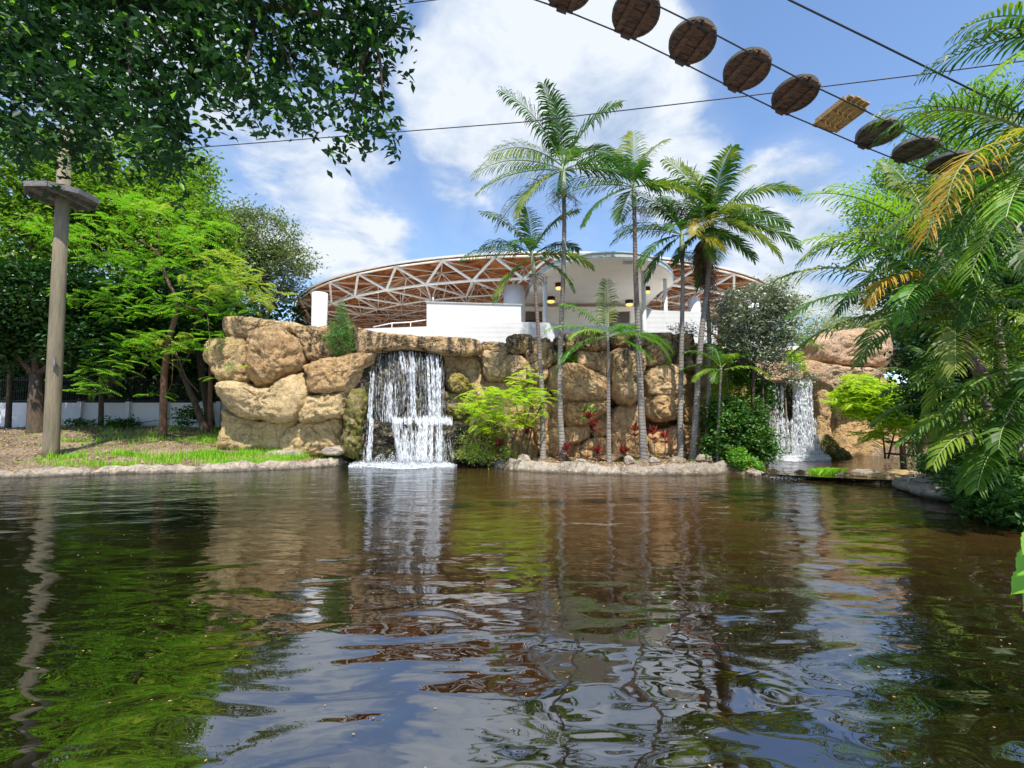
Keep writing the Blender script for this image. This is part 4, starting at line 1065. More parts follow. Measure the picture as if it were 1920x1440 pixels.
def tangle(parent, at, r_, n, seed):
    rd = random.Random(seed); mb = MB(); at = Vector(at)
    for i in range(n):
        a = rd.uniform(0, 6.28); q = at; d = Vector((math.cos(a), math.sin(a), rd.uniform(-.6, .5))); path = [q]
        for k in range(4):
            q = q + d * r_ * .3; d = (d + Vector((rd.uniform(-.7, .7), rd.uniform(-.7, .7), -.45))).normalized(); path.append(q)
        mb.tube(path, [.012, .010, .008, .006, .005], 3, cap=False)
        for k in range(5):
            b = path[rd.randint(2, 4)]; e = b + Vector((rd.uniform(-1, 1), rd.uniform(-1, 1), rd.uniform(-1, .3))) * r_ * .35
            mb.tube([b, b.lerp(e, .5) + Vector((0, 0, .02)), e], [.006, .006, .004], 3, cap=False)
    mb.build('flower_stalk', M['tangle'], parent)
def palm(name, label, base_px, base_py, D, path, fronds, r0=.16, r1=.09, tmat='ptrunk', shaft=True, tang=None, group='tall slender palms at the foot of the cliff', kind='frond', L=3.0, seed=1, dark_from=None, ll=.8, nl=38, cat='palm tree', lw=.064):
    b = P(base_px, base_py, D); z = max(gz(b.x, b.y), 0.1); root = Vector((b.x, D, z))
    o = empty(name, root, label=label, cat=cat, group=group)
    pts = [root - Vector((0, 0, .15)), root + Vector((0, 0, .12))] + [P(x, y, D) for x, y in path]
    n = len(pts); rad = []; r0 *= .85; r1 *= .9
    tot = pts[-1].z - pts[0].z
    for q in pts:
        u = (q.z - pts[0].z) / tot; rad.append(r0 * (1.55 if u < .02 else 1) * (1 - u) + r1 * u + (r0 * .35 * math.exp(-u * 22)))
    # fine path
    fine = []; fr = []
    for i in range(n - 1):
        for k in range(5):
            u = k / 5; p0, p1, p2, p3 = pts[max(i - 1, 0)], pts[i], pts[i + 1], pts[min(i + 2, n - 1)]
            fine.append(0.5 * ((2 * p1) + (p2 - p0) * u + (2 * p0 - 5 * p1 + 4 * p2 - p3) * u * u + (3 * p1 - p0 - 3 * p2 + p3) * u ** 3)); fr.append(rad[i] * (1 - u) + rad[i + 1] * u)
    fine.append(pts[-1]); fr.append(rad[-1])
    mb = MB(); mb.tube(fine, fr, 12)
    if dark_from:
        me = mb.mesh('trunk', M[tmat]); me.materials.append(M['ptrunk_dark']); zt = P(0, dark_from, D).z
        for pl in me.polygons:
            if pl.center.z > zt: pl.material_index = 1
        put('trunk', me, o)
    else: mb.build('trunk', M[tmat], o)
    top = pts[-1]; ax_ = (fine[-1] - fine[-4]).normalized()
    if shaft:
        mb = MB(); s = L / 3
        mb.tube([top - ax_ * .12 * s, top + ax_ * .25 * s, top + ax_ * .75 * s, top + ax_ * 1.0 * s], [r1 * 1.25, r1 * 1.45, r1 * 1.0, r1 * .5], 12); mb.build('crownshaft', M['crownshaft'], o)
        top = top + ax_ * .9 * s
    if tang: tangle(o, fine[-1] - Vector((0, 0, .15)), tang, 26, seed)
    for i, fr_ in enumerate(fronds):
        az, el = fr_[0], fr_[1]; LL = L * (fr_[2] if len(fr_) > 2 else 1); bd = fr_[3] if len(fr_) > 3 else 1.0; kd = fr_[4] if len(fr_) > 4 else kind
        frond(o, top - ax_ * (.0 if el > 40 else .12), az, el, LL, bd, kd, nl, ll, lw, seed=(seed + i) % 4, rib='rachis_dead' if kd == 'frond_dead' else 'rachis')
    return o
G1 = 'tall slender palms at the foot of the cliff'
palm('palm_tree', 'tallest palm, its crown reaching highest over the dome, grey trunk', 1055, 868, 18.9, [(1050, 760), (1051, 640), (1056, 520), (1058, 420), (1057, 360)],
     [(100, 84, 1.12, .4), (190, 66, 1.15, .75), (5, 66, 1.1, .75), (230, 78, .9, .6), (178, 22, 1.1, 1.1), (3, 24, 1.0, 1.2), (200, -8, 1.15, .7), (345, -2, 1.15, .8), (160, 45, 1.05, 1.2), (30, 48, 1.0, 1.2), (270, 10, .8, 1.3), (215, -32, 1.0, .7), (90, 30, .9, 1.1), (170, -22, 1.05, .8)],
     tang=.75, L=3.5, seed=1, dark_from=430, r0=.14, ll=.95, nl=46)
palm('palm_tree', 'shorter palm just beside the tallest trunk, brown upper stem before the white column', 1018, 868, 19.2, [(1017, 760), (1013, 680), (1008, 600), (1003, 530), (1001, 510)],
     [(100, 76, 1.05, .5), (170, 60, 1.1, .8), (10, 62, 1.1, .8), (182, 18, 1.15, 1.0), (0, 12, 1.0, 1.0), (205, -38, 1.0, .6), (335, -25, .9, .8), (250, 20, .8, 1.1), (150, 40, 1, 1), (30, 38, 1, 1)],
     tang=.5, L=2.6, seed=2, dark_from=670, r0=.13, r1=.075)
palm('palm_tree', 'palm with leaning pale lower trunk between the small fresh palm and the paired palms', 1208, 872, 18.6, [(1203, 780), (1198, 660), (1192, 520), (1190, 420), (1189, 385)],
     [(75, 76, 1.1, .4), (140, 62, 1.0, .8), (30, 66, 1.1, .7), (182, 8, 1.15, .9), (0, 12, 1.1, 1.0), (205, -22, 1.1, .8), (330, -6, 1.0, .8), (160, 34, 1.1, 1.2), (260, 20, .8, 1.2), (235, -42, .85, .5)],
     tang=.6, L=2.9, seed=3, dark_from=560, r0=.17, r1=.08)
palm('palm_tree', 'palm with low yellowing crown, slim trunk just before the paired palms', 1275, 862, 19.0, [(1276, 760), (1278, 640), (1280, 540), (1279, 470)],
     [(180, 60, 1.0, .9), (20, 60, .9, .9), (178, 18, 1.15, 1.1), (210, -18, 1.15, .8), (195, -38, 1.0, .6), (300, -15, .8, .8, 'frond_yellow'), (100, 70, 1, .6), (150, 35, 1.1, 1), (345, 10, .9, 1.1), (240, 12, .8, 1.1)],
     tang=.55, L=2.6, seed=4, dark_from=500, r0=.13, r1=.08)
palm('palm_tree', 'dense crowned palm of the pair, its trunk the thicker one', 1300, 866, 18.8, [(1306, 760), (1314, 640), (1326, 540), (1333, 470), (1334, 445)],
     [(110, 74, 1.05, .5), (185, 66, 1.0, .7), (20, 64, 1.1, .7), (345, 40, 1.15, 1.2), (5, 18, 1.15, 1.0), (350, -6, 1.2, .8), (335, -22, 1.05, .8), (160, 40, 1.0, 1.1), (270, 62, .9, .9), (285, 10, .8, 1.2), (230, -12, .8, .9, 'frond_yellow'), (75, 45, 1, 1.1), (255, -55, .75, .4), (40, 30, 1.1, 1.1)],
     tang=.7, L=3.0, seed=5, r0=.15, r1=.10, dark_from=560, ll=.9, nl=44)
pp = palm('palm_tree', 'slimmer palm of the pair with brown dead fronds hanging below its crown', 1325, 862, 19.3, [(1328, 760), (1330, 640), (1324, 540), (1318, 480), (1318, 465)],
     [(90, 70, .9, .6), (170, 45, .9, 1.1), (20, 40, 1, 1.1), (250, 30, .8, 1.1), (0, -10, .9, .9), (200, -30, .8, .7), (262, -82, .95, .15, 'frond_dead'), (285, -84, 1.1, .1, 'frond_dead'), (240, -84, .8, .1, 'frond_dead'), (180, -80, .9, .2)],
     tang=.6, L=2.7, seed=6, r0=.11, r1=.09, dark_from=600)
palm('palm_tree', 'small fresh green palm with green upper stem standing before the canopy', 1142, 870, 18.6, [(1141, 780), (1141, 700), (1140, 640), (1139, 625)],
     [(80, 80, 1.1, .35, 'frond'), (178, 52, 1.0, .9, 'frond_young'), (183, 24, 1.15, .9), (196, -6, 1.0, 1.0), (2, 16, 1.25, 1.3), (345, 8, 1.25, 1.5), (205, 20, .8, 1.2), (325, -15, .9, .8), (300, 30, .6, 1), (170, -14, 1.1, .9)],
     L=2.25, seed=7, tmat='ptrunk', shaft=False, r0=.11, r1=.06, kind='frond_young', ll=.62, nl=27, lw=.05)
# low palms and understory behind the fall side
G2 = 'low understory palms by the paired palms'
palm('understory_palm', 'low dark palm arching around the paired palm trunks', 1345, 868, 18.2, [(1348, 780), (1352, 690)], [(180, 50, 1, 1.3), (10, 42, 1.1, 1.3), (150, 30, 1, 1.4), (30, 15, 1.1, 1.3), (205, 10, .9, 1.2), (270, 45, .8, 1.4), (345, 20, 1.1, 1.4), (90, 70, .8, .8), (235, 0, .8, 1)],
     L=1.7, seed=8, shaft=False, r0=.06, r1=.04, kind='frond_dark', group=G2, ll=.42, nl=24)
palm('understory_palm', 'yellow green low palm rising over the dark one beside the silver leaved tree', 1368, 866, 19.6, [(1366, 760), (1362, 660)], [(120, 65, 1, .9, 'frond_yellow'), (20, 50, 1.1, 1.1), (170, 40, 1, 1.2, 'frond_yellow'), (350, 28, 1.2, 1.2), (60, 70, 1, .8), (230, 20, .9, 1.1), (300, 10, 1, 1.2, 'frond_yellow')],
     L=1.6, seed=9, shaft=False, r0=.05, r1=.035, kind='frond_young', group=G2, ll=.4, nl=24)
palm('understory_palm', 'small palm showing over the silver leaved tree beside the narrow fall', 1478, 846, 22.6, [(1470, 700), (1466, 640)], [(10, 30, 1.2, 1.2), (40, 55, 1, 1), (170, 30, 1, 1.2), (140, 60, 1, 1), (330, 10, 1.1, 1)],
     L=1.6, seed=10, shaft=False, r0=.05, r1=.035, kind='frond_young', group=G2, ll=.42, nl=24)

# ------------------------------------------------------------------ trees on the far side and left wood
G3 = 'dense trees behind the white boundary wall'
tree('broadleaf_tree', 'dark green tree filling the corner above the lit platform pole', [lobe(30, 330, 130, 110, 25), lobe(120, 380, 110, 90, 26), lobe(20, 470, 110, 110, 24)], M['leaf_mid'], M['bark'], 72, 25, n=800, per=26, cr=.7, ln=.26, wd=.14, r0=.34, seed=11, group=G3)
tree('broadleaf_tree', 'rounded bright topped tree rising behind the pole platform', [lobe(230, 320, 130, 70, 29), lobe(300, 400, 110, 80, 28), lobe(190, 400, 110, 80, 28), lobe(345, 330, 55, 50, 30)], M['leaf_mid'], M['bark'], 205, 29, n=900, per=26, cr=.7, ln=.26, wd=.14, r0=.3, seed=12, group=G3)
tree('broadleaf_tree', 'domed tree with sunlit top between the pole and the grey green tree', [lobe(350, 430, 80, 60, 27), lobe(290, 460, 90, 60, 27), lobe(390, 470, 60, 60, 27)], M['leaf_mid'], M['bark'], 395, 27, n=700, per=24, cr=.6, ln=.24, wd=.13, r0=.2, seed=13, group=G3)
tree('broadleaf_tree', 'grey green tree standing beside the end of the dome', [lobe(480, 440, 90, 50, 33), lobe(440, 490, 80, 60, 33), lobe(545, 490, 52, 30, 33), lobe(500, 510, 80, 60, 34), lobe(450, 420, 40, 32, 33)], M['leaf_olive'], M['bark'], 500, 33, n=900, per=24, cr=.6, ln=.22, wd=.10, r0=.3, seed=14, group=None)
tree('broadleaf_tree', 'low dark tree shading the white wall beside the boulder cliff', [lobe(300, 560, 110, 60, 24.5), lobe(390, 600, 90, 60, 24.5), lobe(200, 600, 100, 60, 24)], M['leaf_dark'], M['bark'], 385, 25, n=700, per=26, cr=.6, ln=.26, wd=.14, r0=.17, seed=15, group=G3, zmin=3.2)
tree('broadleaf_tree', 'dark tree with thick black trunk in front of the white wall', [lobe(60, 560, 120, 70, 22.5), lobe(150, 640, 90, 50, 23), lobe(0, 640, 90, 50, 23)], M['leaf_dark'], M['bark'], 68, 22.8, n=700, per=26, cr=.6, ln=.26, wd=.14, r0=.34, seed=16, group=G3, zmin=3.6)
# masses that read as one wood
def wood(name, lobes, mat, n, per, cr, ln, wd, seed):
    rg = np.random.default_rng(seed); pts, _ = crown_points(rg, lobes, n, per, cr, .3)
    V, f = leaves(rg, pts, ln, wd); put(name, mesh_np(name, V, f, mat), kind='stuff')
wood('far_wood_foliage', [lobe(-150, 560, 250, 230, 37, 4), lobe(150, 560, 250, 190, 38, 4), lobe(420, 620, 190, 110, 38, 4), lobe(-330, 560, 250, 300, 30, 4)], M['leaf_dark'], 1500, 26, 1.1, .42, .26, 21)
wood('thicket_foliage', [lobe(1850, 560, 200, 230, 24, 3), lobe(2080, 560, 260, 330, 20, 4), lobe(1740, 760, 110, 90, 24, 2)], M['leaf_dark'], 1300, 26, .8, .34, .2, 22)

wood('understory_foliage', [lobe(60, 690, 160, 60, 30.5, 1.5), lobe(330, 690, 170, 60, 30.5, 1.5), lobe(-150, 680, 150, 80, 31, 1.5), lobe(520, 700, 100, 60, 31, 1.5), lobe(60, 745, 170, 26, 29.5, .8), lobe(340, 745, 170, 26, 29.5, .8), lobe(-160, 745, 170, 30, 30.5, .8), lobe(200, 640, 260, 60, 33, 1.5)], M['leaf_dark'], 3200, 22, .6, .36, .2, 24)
# boundary wall and iron fence
wl = [P(-700, 800, 30), P(-40, 800, 27.2), P(60, 800, 27.2), P(430, 800, 27.2), P(520, 800, 27.2)]
bw = empty('boundary_wall', (wl[1].x, wl[1].y, 1.3), label='low white painted boundary wall under the dark trees', cat='wall')
mb = MB(); mb.box(((wl[1].x + wl[4].x) / 2, 27.3, 1.9), (wl[4].x - wl[1].x, .22, 1.7)); mb.build('wall_panel', M['white'], bw)
mb = MB(); mb.box(((wl[0].x + wl[1].x) / 2, 28.7, 1.9), ((wl[1].x - wl[0].x) + .3, .22, 1.7), rz=-math.atan2(2.8, wl[1].x - wl[0].x)); mb.build('wall_panel', M['white'], bw)
for x in (150, 240, 312, 380, 410, 470):
    mb = MB(); q = P(x, 790, 27.12); mb.box((q.x, 27.13, 1.93), (.22, .26, 1.76)); mb.build('pilaster', M['white'], bw)
fe = empty('iron_fence', (wl[1].x, 27.3, 2.75), label='black iron picket fence standing on top of the white boundary wall', cat='fence')
mb = MB(); x0 = wl[0].x + 6; x1 = wl[4].x
for z in (2.86, 4.05): mb.box(((x0 + x1) / 2, 27.3, z), (x1 - x0, .04, .04))
mb.build('rail', M['iron'], fe)
mb = MB(); x = x0
while x < x1: mb.box((x, 27.3, 3.5), (.022, .022, 1.45)); x += .13
mb.build('picket', M['iron'], fe, kind='stuff')

# thin trees in front of the wall
for (px, D, yt, r_, lab, mt) in [(393, 25.4, 620, .12, 'short reddish trunk beside the boulder cliff and white wall', 'bark_red'), (188, 26.3, 640, .12, 'thin dark trunk before the wall behind the big pole', 'bark'), (14, 26, 560, .13, 'thin dark trunk at the lit end of the white wall', 'bark')]:
    q = P(px, 800, D); z = gz(q.x, D); o = empty('understory_tree', (q.x, D, z), label=lab, cat='tree', group=None)
    top = P(px + 4, yt, D); mb = MB(); mb.tube([(q.x, D, z - .2), (q.x + .03, D, z + .15), (q.x - .06, D, (z + top.z) / 2), top], [r_ * 1.6, r_ * 1.1, r_ * .9, r_ * .6], 10); mb.build('trunk', M[mt], o)
    crown('crown', o, [(top + Vector((0, 0, .3)), (1.6, 1.2, .9))], 110, 20, .4, .22, .11, M['leaf_shrub'], int(px))

# ------------------------------------------------------------------ utility pole with octagonal platform
pD = 18.2; pb = P(96, 838, pD); pz = gz(pb.x, pD)
pole = empty('wooden_pole', (pb.x, pD, pz), label='thick weathered wooden pole carrying an eight sided platform', cat='pole')
mb = MB(); pt = P(122, 270, pD); mb.tube([(pb.x, pD, pz - .3), (pb.x, pD, pz + .3), Vector((pb.x, pD, pz)).lerp(pt, .5), pt + Vector((0, 0, .6))], [.255, .25, .23, .205], 20); mb.build('pole_shaft', M['pole'], pole)
pc = P(117, 366, pD)
mb = MB(); oc = [(pc.x + 1.12 * math.cos(R(22.5 + 45 * k)), pD + 1.12 * math.sin(R(22.5 + 45 * k))) for k in range(8)]
for k in range(9):   # deck boards across the octagon
    yy = -1.0 + k * .23
    def hw(y): 
        y = abs(y); return 1.035 if y < .43 else 1.035 - (y - .43)
    w0, w1 = hw(yy - .0), hw(yy + .2)
    m2 = MB(); zt = pc.z + .02
    m2.add([(pc.x - w0, pD + yy, zt), (pc.x + w0, pD + yy, zt), (pc.x + w1, pD + yy + .21, zt), (pc.x - w1, pD + yy + .21, zt)] + [(pc.x - w0, pD + yy, zt + .045), (pc.x + w0, pD + yy, zt + .045), (pc.x + w1, pD + yy + .21, zt + .045), (pc.x - w1, pD + yy + .21, zt + .045)],
           [(3, 2, 1, 0), (4, 5, 6, 7), (0, 1, 5, 4), (1, 2, 6, 5), (2, 3, 7, 6), (3, 0, 4, 7)])
    m2.build('deck_board', M['board'], pole)
for k in range(8):
    a, b2 = Vector((*oc[k], pc.z)), Vector((*oc[(k + 1) % 8], pc.z)); mid = (a + b2) / 2; d = b2 - a
    m2 = MB(); m2.box((mid.x, mid.y, pc.z - .045), (d.length * .99, .05, .2), rz=math.atan2(d.y, d.x)); m2.build('rim_board', M['board'], pole)
for dx in (-.3, .3):
    m2 = MB(); m2.box((pc.x + dx, pD, pc.z - .08), (.1, 1.8, .16)); m2.build('joist', M['board'], pole)
m2 = MB(); m2.box((pb.x + .16, pD - .27, P(0, 680, pD).z), (.12, .05, .35)); m2.build('tag_plate', M['board'], pole)

# ------------------------------------------------------------------ cables
def cable(label, pts, r_, sag=0.0):
    mb = MB(); path = []
    n = 24
    for i in range(len(pts) - 1):
        for k in range(n):
            u = k / n; q = pts[i].lerp(pts[i + 1], u); path.append(q - Vector((0, 0, sag * 4 * u * (1 - u))))
    path.append(pts[-1]); mb.tube(path, r_, 6)
    return tag(mb.build('steel_cable', M['cable']), label, 'cable')
cable('long thin cable crossing the sky from the platform pole past the palm tops', [P(122, 288, 18), P(365, 277, 17.2), P(980, 229, 15), P(1400, 180, 13), P(1740, 138, 11.5), P(2100, 90, 10)], .017)
cable('thick cable slanting down behind the rope bridge toward the palm fronds', [P(1380, -70, 7), P(1480, 0, 7), P(1640, 78, 7.3), P(1900, 207, 8), P(2200, 350, 9)], .016)
cable('short cable glimpsed through gaps in the overhanging fig leaves', [P(-40, 118, 17), P(320, 62, 15), P(830, -2, 12)], .014)

# ------------------------------------------------------------------ rope bridge with round plank steps
S = [(1066, -24, 6.75), (1192, 28, 7.0), (1298, 80, 7.3), (1400, 133, 7.6), (1491, 179, 7.95), (1576, 217, 8.3), (1648, 251, 8.6), (1717, 281, 8.9), (1781, 305, 9.2), (1840, 325, 9.5), (1893, 343, 9.8), (940, -70, 6.5)]
S.sort()
ctr = [P(x, y, D) for x, y, D in S]
br = empty('rope_bridge', ctr[5], label='hanging rope bridge of round plank steps strung on two cables against the sky', cat='rope bridge')
cabA = []; cabB = []
for i, c in enumerate(ctr):
    t_ = (ctr[min(i + 1, len(ctr) - 1)] - ctr[max(i - 1, 0)]).normalized()
    # across the bridge, pointing away from the viewer; the steps tip a little about the cables
    tip = [.15, .15, .17, .22, .23, .22, .18, .10, .05, -.02, -.04, -.05][i]
    cr_ = Vector((-t_.y, t_.x, 0)).normalized(); cr_.z = -tip
    cr_ = (cr_ - t_ * cr_.dot(t_)).normalized(); nn = t_.cross(cr_).normalized()
    B = Matrix((t_, cr_, nn)).transposed()
    st = empty('step', c); st.parent = br; st.matrix_parent_inverse = Matrix.Translation(br.location).inverted()
    st.location = c; st.rotation_euler = B.to_euler()
    rd = random.Random(i * 7); Rr = .345
    def sub(name, mb, mat):
        o = bpy.data.objects.new(name, mb.mesh(name, mat)); COL.objects.link(o); o.parent = st
    pallet = abs(S[i][0] - 1576) < 3
    if pallet:
        st['label'] = 'paler oblong step of new yellow boards'
        hx, hy = .24, .36
        for k in range(4):
            x0_ = -hx + k * 2 * hx / 4 + .01; x1_ = x0_ + 2 * hx / 4 - .02; e = rd.uniform(-.02, .03)
            m2 = MB(); m2.box(((x0_ + x1_) / 2, e, .03), (x1_ - x0_, 2 * hy, .035)); sub('plank', m2, M['plank_new'])
        for k in (-1, 0, 1):
            m2 = MB(); m2.box((0, k * .24, -.02), (2 * hx + .02, .07, .05)); sub('batten', m2, M['plank_new'])
        for k in (-1, 1):
            m2 = MB(); m2.box((k * (hx + .015), 0, .02), (.03, 2 * hy * .78, .09)); sub('batten', m2, M['plank_new'])
    else:
        NB = 5; ws = 2 * Rr / NB; pm = M['plank'] if i < 6 else M['plank2']
        for k in range(NB):
            y0, y1 = -Rr + k * ws + .006, -Rr + (k + 1) * ws - .006
            poly = []
            e = rd.uniform(.98, 1.02)
            for q in range(6): yy = y0 + (y1 - y0) * q / 5; poly.append((math.sqrt(max(Rr * Rr - yy * yy, .0009)) * e, yy))
            for q in range(6): yy = y1 + (y0 - y1) * q / 5; poly.append((-math.sqrt(max(Rr * Rr - yy * yy, .0009)) * e, yy))
            m2 = MB(); dz_ = rd.uniform(-.004, .004); m2.prism(poly, .01 + dz_, .055 + dz_); sub('plank', m2, pm)
        for k in (-.15, .15):
            hl = math.sqrt(Rr * Rr - k * k) + .02
            m2 = MB(); m2.box((k, 0, -.018), (.085, 2 * hl, .05)); sub('batten', m2, pm)
        # bevelled timber rim following the circle
        m2 = MB(); NRm = 28; vs = []
        for q in range(NRm):
            a = 2 * math.pi * q / NRm
            for rr, zz in ((Rr - .01, .057), (Rr + .02, .057), (Rr + .02, -.005), (Rr - .01, -.005)): vs.append((rr * math.cos(a), rr * math.sin(a), zz))
        fs = [(q * 4 + k, ((q + 1) % NRm) * 4 + k, ((q + 1) % NRm) * 4 + (k + 1) % 4, q * 4 + (k + 1) % 4) for q in range(NRm) for k in range(4)]
        m2.add(vs, fs); sub('rim', m2, M['board'] if i > 5 else M['plank2'])
        # short frayed end blocks over the cables
        for sg in (-1, 1):
            m2 = MB(); m2.box((0.02, sg * (Rr - .02), -.03), (.16, .07, .05)); sub('end_block', m2, pm)
    cabA.append(c - cr_ * .29 + Vector((0, 0, -.055))); cabB.append(c + cr_ * .29 + Vector((0, 0, -.055)))
for cb in (cabA, cabB):
    mb = MB(); mb.tube([cb[0] + (cb[0] - cb[1]) * 3] + cb + [cb[-1] + (cb[-1] - cb[-2]) * 4], .013, 6); mb.build('cable', M['cable'], br)

# ------------------------------------------------------------------ overhanging fig canopy
ov = empty('fig_tree', (-16, 8.5, .3), label='big fig tree whose dark leafy boughs hang over the top of the scene', cat='tree')
OL = [(60, 60, 170, 130, 6.5), (190, 90, 150, 130, 6.6), (300, 50, 140, 110, 6.4), (420, 60, 140, 90, 6.6), (540, 60, 120, 95, 6.8), (650, 60, 100, 90, 6.6), (725, 50, 65, 65, 6.6),
      (100, 200, 90, 70, 6.6), (170, 190, 80, 90, 6.3), (245, 200, 60, 70, 6.2), (300, 235, 45, 60, 6.1), (325, 190, 40, 60, 6.0), (350, 110, 100, 70, 6.4), (470, 150, 70, 45, 6.4), (560, 170, 60, 45, 6.5), (655, 190, 50, 55, 6.4), (700, 170, 40, 60, 6.4),
      (95, 262, 30, 20, 6.2), (345, 290, 14, 26, 6.0), (650, 258, 20, 14, 6.4), (700, 248, 12, 22, 6.3), (445, 195, 18, 16, 6.2), (525, 200, 22, 15, 6.2), (30, 240, 60, 60, 6.8), (230, 270, 45, 22, 6.6), (0, 0, 200, 200, 7.5), (250, -60, 300, 90, 6.5), (600, -60, 220, 90, 6.5)]
rg = np.random.default_rng(77); allp = []
for (x, y, a, b2, D) in OL:
    q, r_ = lobe(x, y, a, b2, D, .7); nc = int(a * b2 / 195) + 2
    u = rand_unit(rg, nc) * (rg.random((nc, 1)) ** .4) * np.array([r_]) * .95 + np.array([tuple(q)])
    for c in u:
        # a short hanging twig with alternate leaves
        ln = .28 + .3 * rg.random(); dd = np.array([rg.normal() * .6, rg.normal() * .6, -.75 - .5 * rg.random()]); dd /= np.linalg.norm(dd)
        kk = 14; tt = rg.random((kk, 1)) * ln
        allp.append(c + dd * tt + rg.normal(size=(kk, 3)) * .055)
allp = np.concatenate(allp)
for (gx, gy, gr) in [(305, 62, 34), (182, 32, 26), (205, 150, 16), (268, 118, 14), (400, 150, 22), (92, 75, 14), (470, 95, 12), (600, 110, 12), (90, 10, 16), (330, 150, 12), (560, 60, 10)]:
    # real openings between the boughs
    gc = P(gx, gy, 6.5); gl = allp - np.array([tuple(gc)]); gr_ = gr / F * 6.5 * 1.15
    e = np.sqrt((gl[:, 0] / gr_) ** 2 + (gl[:, 2] / gr_) ** 2 + (gl[:, 1] / 1.3) ** 2)
    allp = allp[e > .75 + .5 * rg.random(len(e))]
V, f = leaves(rg, allp, .14, .07, .35, .55)
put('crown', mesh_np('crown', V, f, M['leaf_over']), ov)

V, f = leaves(rg, allp[rg.choice(len(allp), 900)] + rg.normal(size=(900, 3)) * .05 + np.array([[0, 0, .02]]), .12, .06, .35, .5)
put('young_leaves', mesh_np('young_leaves', V, f, M['leaf_bright']), ov)
mb = MB(); tp = Vector((-15.6, 8.3, 6.5)); mb.tube([(-16, 8.5, -.2), (-16, 8.5, .6), (-15.8, 8.4, 3.4), tp], [.9, .7, .55, .5], 16); mb.build('trunk', M['bark'], ov)
mb = MB()
for (x, y, D, r_) in [(-150, 60, 7.5, .2), (300, 60, 6.6, .12), (640, 90, 6.6, .06), (420, -60, 6.7, .13), (780, 20, 6.6, .02)]:
    pass
main = [tp, P(-500, -120, 8.2), P(-80, -60, 7.2), P(220, 0, 6.7), P(480, 10, 6.7), P(690, 40, 6.6), P(770, 55, 6.6)]
mb.tube(main, [.4, .3, .2, .12, .07, .03, .012], 8)
for (i, x, y, D) in [(2, 60, 150, 6.8), (3, 250, 230, 6.2), (3, 345, 120, 6.3), (4, 560, 160, 6.5), (5, 655, 230, 6.4), (2, 130, 240, 6.5), (4, 450, 170, 6.3), (5, 720, 200, 6.4), (3, 330, 270, 6.05)]:
    a = main[i]; e = P(x, y, D); mb.tube([a, a.lerp(e, .5) + Vector((.05, 0, .08)), e], [.05, .025, .007], 5)
mb.build('limb', M['bark'], ov)

# ------------------------------------------------------------------ feathery saplings (compound leaves)
def compound(rg, C, L, npair, bl, bw_, az=None, el=None):
    """feathery compound leaves: flat sprays of narrow blades"""
    n = len(C); az = rg.random(n) * 6.283 if az is None else az; el = rg.normal(0.0, .22, n) if el is None else el
    Vs = []; Fs = []; off = 0
    t = np.stack([np.cos(az) * np.cos(el), np.sin(az) * np.cos(el), np.sin(el)], 1)
    s = np.stack([-np.sin(az), np.cos(az), rg.normal(0, .12, n)], 1); s /= np.linalg.norm(s, axis=1, keepdims=True); nm = np.cross(s, t) * -1
    scale = (0.7 + .6 * rg.random((n, 1)))
    for k in range(npair):
        u = (k + .6) / npair; q = C + t * L * u * scale - np.array([[0, 0, 1]]) * (u ** 2) * L * .25 * scale
        env = (math.sin(math.pi * (0.12 + .8 * u))) ** .6
        for sg in (-1, 1):
            d = s * sg + t * .45 - np.array([[0, 0, .12]]); d /= np.linalg.norm(d, axis=1, keepdims=True)
            e = q + d * bl * env * scale; w_ = t * bw_ * .5 * scale
            Vs.append(np.stack([q, q + d * bl * env * .5 * scale + w_, e - np.array([[0, 0, .15]]) * bl * scale, q + d * bl * env * .5 * scale - w_], 1).reshape(-1, 3))
            b = (np.arange(n) * 4)[:, None, None] + off; Fs.append((b + np.array([[0, 1, 2], [0, 2, 3]])[None]).reshape(-1, 3)); off += n * 4
    return np.concatenate(Vs), np.concatenate(Fs)
def feather(name, parent, sprays, D, mat, seed, per=1.0, L=.5, dj=.5, npair=9, bl=.15, bw_=.05):
    rg = np.random.default_rng(seed); C = []
    for sp in sprays:
        x, y, a, b2 = sp[:4]; DD = sp[4] if len(sp) > 4 else D
        n = max(2, int(a * b2 / 42 * per)); 
        for _ in range(n):
            r_ = math.sqrt(rg.random()); th_ = rg.random() * 6.283
            q = P(x + a * r_ * math.cos(th_), y + b2 * r_ * math.sin(th_), DD + rg.normal(0, dj)); C.append(tuple(q))
    V, f = compound(rg, np.array(C), L, npair, bl, bw_)
    return put(name, mesh_np(name, V, f, mat), parent)
SD = 21.5; q = P(305, 815, 23.0); q.y = 23.0; sap = empty('feathery_tree', (q.x, 23.0, gz(q.x, 23.0)), label='bright green feathery leaved young tree with crooked reddish limbs beside the pole', cat='tree')
feather('foliage', sap, [(150, 440, 95, 16), (90, 425, 40, 12), (200, 410, 50, 12), (270, 400, 50, 26), (330, 350, 12, 4), (270, 500, 70, 30), (240, 545, 60, 22), (350, 500, 50, 26), (330, 450, 55, 26), (380, 455, 30, 20), (170, 555, 60, 18), (130, 550, 35, 12), (300, 580, 60, 16), (320, 640, 75, 20), (200, 680, 60, 26), (180, 710, 50, 22), (170, 730, 50, 12), (300, 740, 30, 7), (400, 640, 55, 20), (440, 580, 40, 18), (410, 530, 60, 26), (240, 640, 60, 22), (420, 700, 30, 25), (340, 560, 60, 20), (220, 590, 50, 16), (250, 370, 60, 18), (210, 480, 60, 24), (370, 420, 50, 24), (280, 660, 60, 20), (390, 580, 50, 20)], SD, M['leaf_bright'], 31, per=1.15, dj=.9, L=.66, bl=.2, bw_=.062)
